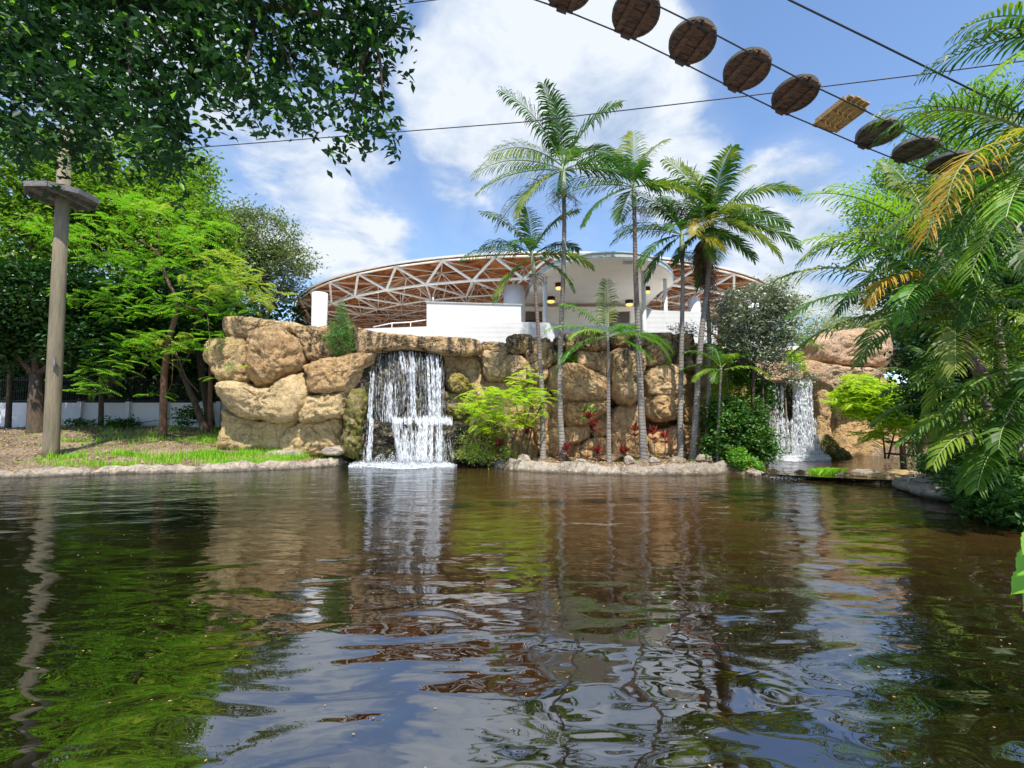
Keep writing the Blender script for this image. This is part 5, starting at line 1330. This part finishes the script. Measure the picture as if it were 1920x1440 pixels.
feather('yellow_foliage', sap, [(430, 515, 70, 28), (390, 540, 60, 22), (470, 540, 50, 18), (290, 385, 40, 10), (500, 560, 40, 14), (310, 630, 60, 10), (400, 480, 40, 15), (465, 685, 26, 12)], SD - .5, M['leaf_yellowish'], 32, per=1.3, dj=.6, L=.62, bl=.19, bw_=.058)
mb = MB(); Ds = SD
def tb(l, r0, r1, D=Ds, n=7):
    pts_ = [P(x, y, D) for x, y in l]; mb.tube(pts_, [r0 + (r1 - r0) * i / (len(l) - 1) for i in range(len(l))], n)
mb.tube([Vector((q.x, 23.0, gz(q.x, 23.0) - .1)), Vector((q.x, 23.0, gz(q.x, 23.0) + .2)), P(308, 700, 22.6), P(316, 640, 22.0), P(330, 590, SD)], [.24, .17, .15, .12, .11], 10)
tb([(330, 590), (333, 560), (318, 535), (306, 505), (300, 480), (286, 465)], .08, .04); tb([(333, 560), (345, 572), (360, 578), (390, 580)], .05, .035)
tb([(286, 465), (262, 450), (215, 482), (180, 458), (150, 446)], .035, .012); tb([(300, 480), (296, 430), (285, 400)], .035, .01); tb([(390, 580), (395, 540), (388, 500), (385, 470)], .03, .01)
tb([(390, 580), (430, 575), (480, 562), (520, 560)], .03, .01); tb([(388, 582), (394, 640), (394, 690), (405, 706)], .02, .012); tb([(390, 580), (372, 600), (350, 640), (322, 660)], .018, .01)
tb([(322, 640), (324, 690), (322, 720), (315, 735)], .014, .008); tb([(310, 640), (285, 665), (262, 705), (238, 710)], .014, .008); tb([(330, 660), (350, 710), (372, 735)], .012, .007); tb([(340, 520), (365, 540), (390, 545)], .02, .01)
mb.build('limb', M['bark_red'], sap)
# bright sapling before the middle cliff
q = P(975, 862, 18.6); sap2 = empty('feathery_tree', (q.x, 18.6, .3), label='lime green feathery young tree leaning before the middle of the cliff', cat='tree')
feather('foliage', sap2, [(905, 745, 45, 24), (940, 760, 45, 30), (970, 730, 35, 22), (900, 775, 40, 14), (960, 785, 50, 16), (1010, 740, 25, 16), (930, 800, 40, 12), (985, 700, 18, 12), (1005, 760, 26, 24), (1030, 735, 14, 10), (880, 760, 25, 8)], 18.3, M['leaf_lime'], 33, per=3.2, L=.42, dj=.5, bl=.12, bw_=.05)
mb = MB()
for l in ([(958, 862), (962, 830), (955, 805), (935, 780)], [(970, 862), (985, 800), (995, 760), (1000, 720)], [(985, 862), (1000, 790), (1030, 730), (1000, 705), (985, 690)], [(960, 830), (975, 790), (965, 750)]): tb(l, .04, .012, 18.5)
mb.build('limb', M['bark'], sap2)
# lime shrub by the narrow fall
q = P(1660, 855, 20); lm = empty('lime_shrub', (q.x, 20, .3), label='vivid yellow green shrub hanging over the upper pool', cat='shrub')
feather('foliage', lm, [(1600, 740, 40, 20), (1640, 770, 35, 20), (1680, 770, 50, 30), (1610, 770, 30, 10), (1720, 780, 35, 12), (1630, 815, 28, 12), (1680, 800, 40, 16), (1610, 715, 40, 14), (1660, 735, 35, 14), (1580, 755, 25, 10), (1690, 750, 35, 10)], 19.2, M['leaf_lime'], 34, per=6.5, L=.42, dj=.6, bl=.14, bw_=.07)
crown('leaves', lm, [lobe(1640, 765, 60, 26, 19.6, .7), lobe(1690, 775, 50, 26, 19.4, .6), lobe(1605, 745, 34, 18, 19.5, .5), lobe(1650, 730, 30, 14, 19.8, .5)], 300, 20, .2, .12, .07, M['leaf_lime'], 341)
mb = MB()
for l in ([(1660, 860), (1655, 810), (1640, 770)], [(1665, 860), (1680, 800), (1700, 770)], [(1640, 800), (1600, 750), (1570, 700)], [(1650, 810), (1620, 740), (1580, 690)]): tb(l, .04, .012, 19.6)
mb.build('stem', M['bark'], lm)

# ------------------------------------------------------------------ silver tree and shrubs
q = P(1413, 862, 18.8)
tree('silver_leaved_tree', 'grey silvery leaved tree with thin dark trunk before the narrow fall', [lobe(1415, 570, 70, 42, 18.8), lobe(1380, 610, 45, 40, 18.8), lobe(1450, 610, 42, 40, 18.8), lobe(1415, 650, 50, 35, 18.8), lobe(1470, 570, 20, 20, 18.8)], M['leaf_silver'], M['bark'], root_xy=(q.x, 18.8), n=520, per=26, cr=.32, ln=.15, wd=.06, r0=.07, seed=41, trunk_top=P(1413, 660, 18.8))
tree('silver_leaved_tree', 'thin silvery branch spray hanging across the narrow fall', [lobe(1465, 690, 45, 16, 18.9), lobe(1500, 715, 35, 14, 18.9), lobe(1440, 665, 30, 14, 18.9), lobe(1480, 640, 28, 14, 18.9)], M['leaf_silver'], M['bark'], root_xy=(P(1425, 862, 19).x, 19.0), n=110, per=18, cr=.22, ln=.11, wd=.045, r0=.035, seed=42, trunk_top=P(1430, 700, 18.9))
def shrub(name, label, lobes, mat, n, per, cr, ln, wd, seed, root, group=None, up=.5):
    o = empty(name, root, label=label, cat='shrub', group=group)
    crown('foliage', o, lobes, n, per, cr, ln, wd, mat, seed, up, .1, .4)
    mb = MB()
    for q, _ in lobes:
        mb.tube([Vector(root), Vector(root).lerp(q, .5) + Vector((.05, 0, 0)), q], [.03, .02, .01], 5)
    mb.build('stem', M['bark'], o); return o
def rt(px, D): 
    q = P(px, 800, D); return Vector((q.x, D, max(gz(q.x, D), .05)))
shrub('dark_shrub', 'dark green shrub mass between the paired palms and the narrow fall', [lobe(1370, 800, 40, 50, 18.6, .9), lobe(1410, 820, 35, 45, 18.6, .9), lobe(1345, 840, 25, 28, 18.3, .6), lobe(1400, 770, 40, 25, 19, .7), lobe(1435, 845, 20, 25, 18.3, .6)], M['leaf_shrub'], 420, 24, .25, .15, .08, 51, rt(1385, 18.6))
shrub('lime_shrub', 'small lime green shrub at the waterline where the kerb ends', [lobe(1395, 868, 24, 14, 17.2, .4), lobe(1385, 852, 16, 12, 17.4, .3), lobe(1412, 880, 18, 9, 16.9, .3)], M['leaf_bright'], 110, 18, .14, .11, .06, 52, rt(1395, 17.3))
shrub('dark_shrub', 'shrub with small bright leaves in the rock hollow above the big tan boulder', [lobe(1065, 678, 20, 14, 20.6, .3), lobe(1050, 668, 14, 16, 20.7, .3)], M['leaf_bright'], 46, 12, .15, .13, .07, 53, P(1060, 690, 20.9))
shrub('dark_shrub', 'grey leaved bush on the clifftop in front of the white wall', [lobe(1285, 622, 26, 16, 21.0, .5), lobe(1270, 615, 16, 8, 21.0, .4), lobe(1330, 650, 18, 24, 21.0, .5)], M['leaf_silver'], 90, 14, .18, .10, .045, 54, P(1285, 640, 21.2))
shrub('mossy_shrub', 'mixed yellow green undergrowth with red leaves at the foot of the mossy rock', [lobe(905, 845, 30, 22, 18.8, .4), lobe(880, 855, 20, 12, 18.8, .3), lobe(925, 820, 16, 26, 18.9, .3), lobe(950, 850, 22, 10, 18.6, .3), lobe(872, 835, 10, 20, 19, .3)], M['leaf_yellowish'], 110, 14, .24, .13, .05, 55, rt(905, 19))
shrub('dark_shrub', 'low weedy patch beneath the fence wall trees', [lobe(150, 795, 40, 10, 25.8, .4), lobe(230, 795, 35, 10, 26, .4), lobe(350, 780, 26, 20, 25.5, .4)], M['leaf_shrub'], 110, 14, .2, .2, .09, 56, rt(200, 25.8))
shrub('leafy_shrub', 'yellow green broad leaved shrub behind the paired palm trunks', [lobe(1365, 700, 32, 40, 20.0, .6), lobe(1395, 740, 34, 26, 19.8, .6), lobe(1350, 745, 24, 26, 20.0, .5), lobe(1385, 665, 20, 22, 20.2, .4)], M['leaf_lime'], 120, 12, .3, .20, .085, 301, rt(1375, 20.2))
shrub('leafy_shrub', 'deep green large leaved shrub wedged between the slim paired palm and the dark shrub mass', [lobe(1350, 780, 26, 34, 19.0, .5), lobe(1395, 700, 26, 26, 19.4, .5), lobe(1430, 745, 16, 34, 19.4, .5)], M['leaf_shrub'], 170, 14, .26, .24, .09, 302, rt(1352, 19.2))
shrub('leafy_shrub', 'bright hanging tuft of leaves on the lip above the narrow fall', [lobe(1488, 672, 14, 16, 21.0, .3), lobe(1500, 688, 10, 10, 21.0, .3)], M['leaf_lime'], 50, 14, .14, .16, .05, 303, P(1488, 690, 22.0))
shrub('leafy_shrub', 'small light green plant clinging to the big tan boulder face', [lobe(1104, 768, 10, 14, 19.5, .2), lobe(1098, 785, 6, 8, 19.5, .2)], M['leaf_light'], 22, 12, .14, .11, .05, 304, P(1104, 780, 20.0))
shrub('leafy_shrub', 'tiny lime plant growing from the joint above the squarish boulder', [lobe(1247, 684, 10, 5, 20.2, .2)], M['leaf_lime'], 14, 10, .12, .10, .05, 305, P(1247, 690, 20.4))
shrub('leafy_shrub', 'small green weed on the cliff rim over the biggest rounded boulder', [lobe(537, 616, 9, 5, 20.6, .2)], M['leaf_lime'], 14, 10, .1, .10, .05, 306, P(537, 622, 20.7))
# small pine on the clifftop
q = P(640, 660, 20.2); pine = empty('young_pine', q, label='soft green young pine growing on the cliff rim left of the broad fall'.replace(' left of', ' above'), cat='tree')
rg = np.random.default_rng(60); pts = []
for (x, y, a, b2) in [(641, 600, 12, 22), (640, 575, 6, 10), (655, 615, 12, 12), (625, 615, 12, 12), (640, 630, 26, 14), (622, 645, 14, 10), (655, 650, 14, 10), (635, 660, 14, 8), (612, 632, 8, 5), (664, 632, 8, 5)]:
    n = int(a * b2 * 1.7); u = rand_unit(rg, n) * rg.random((n, 1)) ** .4; c = P(x, y, 20.1)
    pts.append(np.array([tuple(c)]) + u * np.array([[a / F * 20, a / F * 20, b2 / F * 20]]))
V, f = leaves(rg, np.concatenate(pts), .20, .018, 0.1, -.35, flat=0)
put('foliage', mesh_np('foliage', V, f, M['needle']), pine)
mb = MB(); tb([(638, 668), (640, 640), (641, 575)], .035, .008, 20.1)
for l in ([(640, 640), (615, 632)], [(640, 640), (664, 632)], [(639, 655), (620, 645)], [(640, 620), (655, 605)]): tb(l, .015, .006, 20.1)
mb.build('trunk', M['bark'], pine)
# red cordylines
def rosette(rg, c, n, L, wd, rise=.9):
    az = rg.random(n) * 6.283; el = rise * (.2 + .8 * rg.random(n)); V = []; Fs = []
    t = np.stack([np.cos(az) * np.cos(el), np.sin(az) * np.cos(el), np.sin(el)], 1); s = np.stack([-np.sin(az), np.cos(az), az * 0], 1)
    l = L * (.6 + .5 * rg.random((n, 1))); c = np.array([tuple(c)])
    g = np.array([[0, 0, -.18]]) * l
    V = np.stack([c - s * wd * .2, c + s * wd * .2, c + t * l * .5 + s * wd * .5, c + t * l * .5 - s * wd * .5, c + t * l + g], 1).reshape(-1, 3)
    b = (np.arange(n) * 5)[:, None, None]; f = np.array([[0, 1, 2], [0, 2, 3], [3, 2, 4]])[None]
    return V, (b + f).reshape(-1, 3)
CO = [(989, 815, 858, 'red leaved cordyline with pale bent stem beside the mossy boulder'), (1061, 845, 860, 'dark red cordyline at the foot of the tallest palm'), (1113, 800, 862, 'big crimson cordyline head beside the small fresh palm'),
      (1104, 785, 858, 'purple cordyline against the rock just above the crimson one'), (1190, 808, 862, 'magenta cordyline beside the leaning pale palm trunk'), (1224, 815, 862, 'thin red stemmed cordyline past the leaning palm trunk'),
      (1247, 822, 862, 'small sparse orange red cordyline between two palm trunks'), (912, 818, 850, 'dark red cordyline within the yellow green undergrowth'), (935, 838, 856, 'low red cordyline at the edge of the yellow green undergrowth'),
      (1168, 850, 866, 'short rusty cordyline in front of the low rocks'), (1120, 850, 866, 'short dark cordyline below the big crimson one'), (1365, 800, 850, 'purple leaved cordyline inside the dark shrub mass'), (1060, 866, 870, 'dead brown rosette at the kerb by the tallest palm')]
rg = np.random.default_rng(61)
for i, (x, yt, yb, lab) in enumerate(CO):
    D = 18.9 - .1 * (i % 3); top = P(x, yt, D); bx = P(x - 3 + (i % 3) * 3, yb, D); o = empty('cordyline', bx, label=lab, cat='plant', group='red leaved cordylines by the cliff foot')
    V, f = rosette(rg, top, 34, .55, .085, 1.35); V2, f2 = rosette(rg, top - Vector((0, 0, .2)), 20, .5, .08, .5)
    put('foliage', mesh_np('foliage', np.concatenate([V, V2]), np.concatenate([f, f2 + len(V)]), M['leaf_red'] if i != 12 else M['litter']), o)
    mb = MB(); mb.tube([bx - Vector((0, 0, .1)), bx.lerp(top, .5) + Vector((.04, 0, 0)), top], .015, 5); mb.build('stem', M['bark_pale'], o)
# loose rocks at palm feet
for i, (x, y, a, b2, lab) in enumerate([(982, 860, 14, 9, 'grey round rock at the base of the shorter palm'), (1180, 862, 10, 8, 'pointed grey rock beside the leaning palm base'), (1090, 866, 14, 6, 'flat dark rock behind the kerb'), (1272, 862, 16, 6, 'low pale rock under the paired palms'), (1320, 858, 14, 6, 'grey rock beside the foot of the slimmer paired palm'), (1226, 862, 10, 5, 'small pale rock just past the leaning palm base')]):
    o = empty('loose_rock', P(x, y + b2, 18.3), label=lab, cat='rock', group='loose rocks among the palm bases')
    boulder([(x - a, y + b2), (x - a * .7, y - b2 * .6), (x, y - b2), (x + a * .7, y - b2 * .5), (x + a, y + b2), (x, y + b2 * 1.2)], 18.2, .2, M['kerb'], o, 200 + i, m=26, rough=.6, back=.3, name='rock')

# ------------------------------------------------------------------ grass, litter
def grass(name, area, n, h, mat, seed, wd=.012, gap=0.0):
    """area: list of px polygons' boxes (x0,x1,y0,y1) mapped onto the ground"""
    rg = np.random.default_rng(seed); C = []
    for (x0, x1, y0, y1, wgt) in area:
        k = int(n * wgt); a = np.array([tuple(G(x0 + (x1 - x0) * rg.random() + rg.normal() * min(30, (x1 - x0) * .1), y0 + (y1 - y0) * rg.random() + rg.normal() * 1.5, .35)) for _ in range(k)]); C.append(a)
    C = np.concatenate(C); g1 = ground_z(C[:, 0], C[:, 1])
    kz = (CAMZ - g1) / (CAMZ - .35); C[:, 0] *= kz; C[:, 1] *= kz; C[:, 2] = ground_z(C[:, 0], C[:, 1]); C = C[C[:, 2] > .03]
    keep = np.array([mnoise.noise(Vector((c[0] * .9, c[1] * .9, seed))) > -.30 + .45 * rg.random() + gap for c in C]); C = C[keep]
    n = len(C); az = rg.random(n) * 6.283; lean = .45 * rg.random((n, 1)); hh = h * (.4 + .9 * rg.random((n, 1)) ** 1.5)
    d = np.stack([np.cos(az), np.sin(az), az * 0], 1); s = np.stack([-np.sin(az), np.cos(az), az * 0], 1)
    up = np.array([[0, 0, 1.0]])
    V = np.stack([C - s * wd, C + s * wd, C + d * lean * hh * .3 + up * hh * .6 + s * wd * .7, C + d * lean * hh * .3 + up * hh * .6 - s * wd * .7, C + d * lean * hh + up * hh * .95], 1).reshape(-1, 3)
    b = (np.arange(n) * 5)[:, None, None]; f = np.array([[0, 1, 2], [0, 2, 3], [3, 2, 4]])[None]
    return put(name, mesh_np(name, V, (b + f).reshape(-1, 3), mat), kind='stuff')
grass('grass', [(370, 640, 840, 872, .75), (90, 330, 852, 876, .12), (20, 640, 874, 884, .03)], 46000, .20, M['grass'], 71)
grass('tall_grass', [(375, 470, 830, 860, .5), (90, 330, 840, 872, .3), (560, 620, 840, 868, .2)], 2600, .42, M['grass'], 72)
grass('weeds', [(930, 1360, 868, 884, .5), (1100, 1210, 872, 882, .25), (1540, 1720, 845, 856, .1), (1430, 1445, 850, 880, .15)], 9000, .12, M['grass'], 73)
grass('bank_undergrowth', [(1790, 2150, 880, 990, 1.0)], 24000, .34, M['grass_dark'], 74, .02)
# grass tuft on the cascade
q = G(1553, 897); o = empty('grass_tuft', q, label='bright green grass tuft growing in the low cascade', cat='grass tuft')
rg = np.random.default_rng(75); n = 1500; C = np.array([tuple(q)]) + rg.normal(size=(n, 3)) * np.array([[.2, .08, 0]]); C[:, 2] = .02
az = rg.random(n) * 6.283; d = np.stack([np.cos(az) * .8, np.sin(az) * .8, az * 0], 1); s = np.stack([-np.sin(az), np.cos(az), az * 0], 1) * .006; hh = .12 + .22 * rg.random((n, 1)); up_ = np.array([[0, 0, 1.0]])
V = np.stack([C - s, C + s, C + d * hh * .35 + up_ * hh * .8 + s, C + d * hh * .8 + up_ * hh * .95], 1).reshape(-1, 3)
b = (np.arange(n) * 4)[:, None, None]; f = np.array([[0, 1, 2], [0, 2, 3]])[None]
put('blades', mesh_np('blades', V, (b + f).reshape(-1, 3), M['grass']), o)
# litter
rg = np.random.default_rng(76); n = 9000
C = np.stack([rg.uniform(-26, -5, n), rg.uniform(15.2, 27, n), np.zeros(n)], 1); C[:, 2] = ground_z(C[:, 0], C[:, 1]) + .02; C = C[C[:, 2] > .18]
V, f = leaves(rg, C, .10, .06, 1.6, 0); put('leaf_litter', mesh_np('leaf_litter', V, f, M['litter']), kind='stuff')
n = 1500; C = np.stack([rg.uniform(-1, 8, n), rg.uniform(17.0, 20, n), np.zeros(n)], 1); C[:, 2] = ground_z(C[:, 0], C[:, 1]) + .02; C = C[C[:, 2] > .12]
V, f = leaves(rg, C, .10, .06, 1.6, 0); put('leaf_litter', mesh_np('leaf_litter', V, f, M['litter']), kind='stuff')
# specks floating on the pond
n = 520; C = np.stack([rg.uniform(-7, 6, n), rg.uniform(1.8, 10, n), np.full(n, .006)], 1)
V, f = leaves(rg, C, .022, .015, 30, 0, fold=0); put('floating_specks', mesh_np('floating_specks', V, f, M['litter']), kind='stuff')

# ------------------------------------------------------------------ right side: trees, big palms
tree('broadleaf_tree', 'light green open crowned tree behind the rope bridge and big fronds', [lobe(1770, 230, 60, 40, 25), lobe(1850, 190, 60, 40, 25), lobe(1700, 330, 70, 40, 26), lobe(1800, 300, 80, 50, 25), lobe(1660, 400, 70, 45, 26), lobe(1620, 460, 60, 30, 26), lobe(1750, 420, 80, 60, 26), lobe(1880, 330, 90, 80, 25)], M['leaf_light'], M['bark'], 1850, 26, n=800, per=22, cr=.6, ln=.24, wd=.10, r0=.3, seed=81)
G5 = 'feathery pale trees behind the pink outcrop'
for i, (x, y, a, b2, D, lab) in enumerate([(1455, 560, 45, 50, 32, 'wispy pale tree at the end of the dome'), (1530, 590, 60, 40, 33, 'wispy pale tree behind the pink outcrop'), (1620, 580, 60, 45, 30, 'pale feathery tree above the end of the pink outcrop')]):
    tree('feathery_pale_tree', lab, [lobe(x, y, a, b2, D), lobe(x + 20, y + 30, a * .8, b2 * .7, D)], M['leaf_pale'], M['bark_pale'], x, D, n=210, per=22, cr=.5, ln=.22, wd=.025, r0=.12, seed=85 + i, group=G5, droop=-.2)
wood('far_hedge_foliage', [lobe(1560, 640, 140, 50, 36, 3), lobe(1700, 640, 120, 60, 34, 3)], M['leaf_olive'], 300, 24, .9, .3, .14, 23)
tree('broadleaf_tree', 'dark leafy tree shading the bank of the upper pool', [lobe(1790, 640, 80, 80, 15), lobe(1880, 700, 90, 90, 14), lobe(1760, 740, 50, 50, 15.5), lobe(1850, 540, 80, 70, 15)], M['leaf_dark'], M['bark'], 1880, 15, n=800, per=24, cr=.45, ln=.2, wd=.1, r0=.2, seed=83)
shrub('dark_shrub', 'dark leafy undergrowth on the bank under the big palms', [lobe(1850, 880, 80, 50, 11.5, 1.2), lobe(1920, 900, 80, 70, 10.5, 1.2), lobe(1780, 870, 40, 30, 13, .7), lobe(1960, 820, 80, 80, 12, 1.5), lobe(1880, 930, 70, 36, 9.6, .6), lobe(1820, 905, 40, 26, 10.6, .5), lobe(1960, 960, 80, 50, 8.6, .8)], M['leaf_shrub'], 1300, 24, .25, .13, .06, 84, rt(1900, 11.8))
rf = empty('wooden_rail_fence', rt(1710, 17), label='brown post and rail fence under the lime shrub on the bank', cat='fence')
for x, D in ((1690, 18.5), (1722, 17.5), (1830, 14.5), (1905, 12.8)):
    q = rt(x, D); m2 = MB(); m2.box((q.x, D, q.z + .5), (.14, .14, 1.2)); m2.build('post', M['wood_brown'], rf)
mb = MB(); mb.tube([rt(1660, 18.8) + Vector((0, 0, .95)), rt(1722, 17.5) + Vector((0, 0, .95)), rt(1830, 14.5) + Vector((0, 0, .95)), rt(1960, 12) + Vector((0, 0, .95))], .045, 8); mb.build('rail', M['wood_brown'], rf)
mb = MB(); mb.tube([rt(1660, 18.8) + Vector((0, 0, .5)), rt(1722, 17.5) + Vector((0, 0, .5)), rt(1830, 14.5) + Vector((0, 0, .5)), rt(1960, 12) + Vector((0, 0, .5))], .04, 8); mb.build('rail', M['wood_brown'], rf)

def bigpalm(label, crown_px, crown_py, D, trunk, fronds, L, seed, ll=.66, nl=None, lw=.058, kind='frond', r0=.09):
    nl = nl or int(L * 11.5)
    top = P(crown_px, crown_py, D); tr = [P(x, y, d_) for x, y, d_ in trunk]; b = tr[0].copy(); b.z = max(gz(b.x, b.y), .1)
    o = empty('clustering_palm', b, label=label, cat='palm tree', group='large palms crowding the bank')
    mb = MB(); pts_ = [b - Vector((0, 0, .1))] + tr[1:] + [top]; mb.tube(pts_, [r0 * (1 - .4 * i / len(pts_)) for i in range(len(pts_))], 12); mb.build('trunk', M['ptrunk_dark'], o)
    for i, fr_ in enumerate(fronds):
        az, el, lf, bd = fr_[:4]; kd = fr_[4] if len(fr_) > 4 else kind; at = top
        frond(o, at, az, el, L * lf, bd, kd, nl, ll, lw, droopl=.7, vee=.25, seed=seed * 10 + i, side=fr_[5] if len(fr_) > 5 else 0., rib='rachis')
    return o
bigpalm('arching palm on a slanting trunk, one pale folded frond drooping beside it', 1795, 585, 9.5, [(1990, 900, 9.5), (1920, 850, 9.5), (1870, 740, 9.5), (1820, 660, 9.5)],
        [(182, 20, 1.15, 1.0), (172, 38, 1.2, 1.2), (190, 50, .8, 2.2, 'frond_yellow'), (168, 62, 1.1, 1.4, 'frond_young'), (200, 5, 1.05, 1.2), (30, 50, 1, 1.2), (350, 30, 1, 1.2), (110, 70, .9, .8), (225, -12, .8, .9), (160, 8, 1.0, 1.0), (265, 10, .7, 1.3), (300, 25, .7, 1.4), (210, 30, .9, 1.8, 'frond_young')], 3.2, 1)
bigpalm('sunlit yellow green palm behind the last rope bridge steps', 1760, 470, 11.0, [(1890, 880, 11), (1850, 760, 11), (1800, 600, 11)],
        [(178, 48, 1.2, 1.1, 'frond_young'), (165, 62, 1.0, 1.0, 'frond_young'), (185, 22, 1.2, 1.2), (200, 5, 1.1, .9), (150, 30, 1.0, 1.2), (20, 60, 1, 1), (90, 75, 1.1, .5), (340, 35, 1, 1.1), (190, -14, 1.1, .7), (230, 20, .7, 1.2)], 3.0, 2, kind='frond')
bigpalm('palm with a browning orange frond sweeping down past the rope bridge', 1985, 285, 6.4, [(2120, 1000, 8.2), (2060, 760, 7.6), (2010, 500, 6.8)],
        [(186, -4, 1.1, 1.25, 'frond_yellow'), (192, 10, 1.05, 1.6, 'frond_yellow'), (181, -20, .9, .9, 'frond'), (178, 40, 1.05, 1.4), (170, -8, 1.0, .8), (205, -20, .9, .7, 'frond_young'), (150, 55, 1, 1.1), (60, 60, 1, 1), (0, 30, 1, 1), (215, 5, .7, 1.3), (188, -38, 1.0, .5, 'frond_young')], 2.4, 3, ll=.8, lw=.036)
bigpalm('palm whose thin fronds reach in from the upper corner', 2020, 60, 6.2, [(2260, 1050, 7.5), (2150, 700, 7), (2080, 350, 6.5)],
        [(182, 8, .95, .7, 'frond'), (190, -18, .9, .5, 'frond_young'), (176, 30, .9, 1.3), (200, -38, .8, .4), (150, 20, .9, .9), (0, 30, 1, 1), (60, 50, 1, 1)], 1.9, 4, ll=.5, kind='frond')
bigpalm('deep green palm low on the bank, fronds hanging over the water', 1960, 690, 8.6, [(2030, 930, 8.6), (1990, 800, 8.6)],
        [(182, 25, 1.15, 1.4), (190, 0, 1.15, 1.0), (172, 45, 1.1, 1.3), (200, -25, 1.0, .7), (160, 60, 1, 1), (215, 15, .9, 1.3), (178, -12, 1.1, .9), (30, 50, 1, 1), (240, 10, .6, 1.2)], 2.3, 5, kind='frond_dark', ll=.5)
bigpalm('shaded palm clump between the lime shrub and the rail fence', 1800, 760, 12.0, [(1850, 900, 12), (1820, 830, 12)],
        [(182, 35, 1.0, 1.3), (170, 10, 1.0, 1.1), (195, -15, 1.0, .9), (150, 55, .9, 1), (20, 45, 1, 1.2), (220, 10, .8, 1.2), (345, 15, 1, 1.1), (205, -40, .9, .5), (90, 70, 1, .8), (260, 0, .7, 1)], 2.2, 6, kind='frond_dark', ll=.45)

bigpalm('glossy deep green palm filling the bank between the slanting trunk and the undergrowth', 1870, 600, 10.5, [(1900, 900, 10.5), (1890, 760, 10.5)],
        [(182, 30, 1.1, 1.3), (170, 8, 1.15, 1.1), (192, -12, 1.1, .9), (160, 50, 1, 1.1), (205, 18, .9, 1.4), (20, 45, 1, 1.2), (220, -25, .9, .8), (178, -38, 1.0, .6), (90, 70, 1, .8), (240, 10, .8, 1.2), (150, 20, 1, 1.1), (188, 55, .9, 1.8)], 2.7, 7, kind='frond_dark', ll=.6)
bigpalm('dark palm hanging its long leaflets low over the pond edge', 1905, 800, 8.4, [(1960, 930, 8.4), (1930, 860, 8.4)],
        [(182, 30, 1.0, 1.4), (190, 5, 1.05, 1.1), (175, 52, 1.0, 1.3), (202, -18, .9, .9), (215, 15, .8, 1.3), (165, 12, 1.0, 1.0), (30, 50, 1, 1), (240, 0, .6, 1.2), (184, -30, .8, .7)], 1.9, 8, kind='frond_dark', ll=.52)
bigpalm('tall palm whose green fronds arch in under the last bridge steps', 1905, 430, 8.8, [(1990, 900, 8.8), (1960, 700, 8.8), (1930, 540, 8.8)],
        [(180, 30, 1.0, 1.3), (172, 5, 1.1, 1.0), (190, -15, 1.1, .8), (198, -40, 1.0, .5, 'frond_dark'), (165, 55, .9, 1.1), (20, 40, 1, 1.2), (215, 10, .9, 1.2), (185, 60, .8, 1.5, 'frond_young'), (230, -25, .8, .8, 'frond_dark'), (100, 70, 1, .8)], 2.5, 9, kind='frond', ll=.62)
# plant near the viewer with lobed bright leaves
np_ = empty('broad_leaved_plant', G(2140, 1300, .2), label='bright green broad leaves poking in beside the dark water', cat='plant')
rg = np.random.default_rng(88)
stem_top = P(1985, 1050, 3.0)
mb = MB()
for k, (x, y, a, ang, ln) in enumerate([(1950, 1000, .16, 200, .22), (1945, 1040, .18, 195, .24), (1940, 1078, .18, 185, .26), (1948, 1105, .14, 200, .2), (1990, 980, .2, 160, .24), (1980, 1120, .2, 210, .22), (1975, 1060, .2, 20, .24)]):
    c = P(x, y, 2.9 + .05 * k); th_ = R(ang); d = Vector((math.cos(th_), -.35, math.sin(th_) * .45 - .1)).normalized(); s = d.cross(Vector((0.25, -.6, .9))).normalized(); nm = s.cross(d)
    prof = [(u_ / 20, max(0.0, .36 * math.sin(math.pi * min(1, .04 + .96 * (u_ / 20) ** .8)) ** .8 * (1 - .12 * abs(math.sin(u_ * .95))))) for u_ in range(21)]
    V = []; 
    for u, w_ in prof:
        base_ = c + d * ln * u - Vector((0, 0, .06 * u * u)); V += [base_ + s * w_ * a + nm * .02, base_, base_ - s * w_ * a + nm * .02]
    m2 = MB(); fs = []
    for i in range(len(prof) - 1): fs += [(i * 3, i * 3 + 1, i * 3 + 4, i * 3 + 3), (i * 3 + 1, i * 3 + 2, i * 3 + 5, i * 3 + 4)]
    m2.add(V, fs, True); m2.build('leaf', M['leaf_bright'], np_)
    mb.tube([stem_top, stem_top.lerp(c, .5) + Vector((0, 0, .03)), c], [.008, .006, .004], 5)
mb.tube([G(2140, 1300, -.1), P(2020, 1150, 3.0), stem_top], [.02, .015, .01], 7); mb.build('stem', M['crownshaft'], np_)
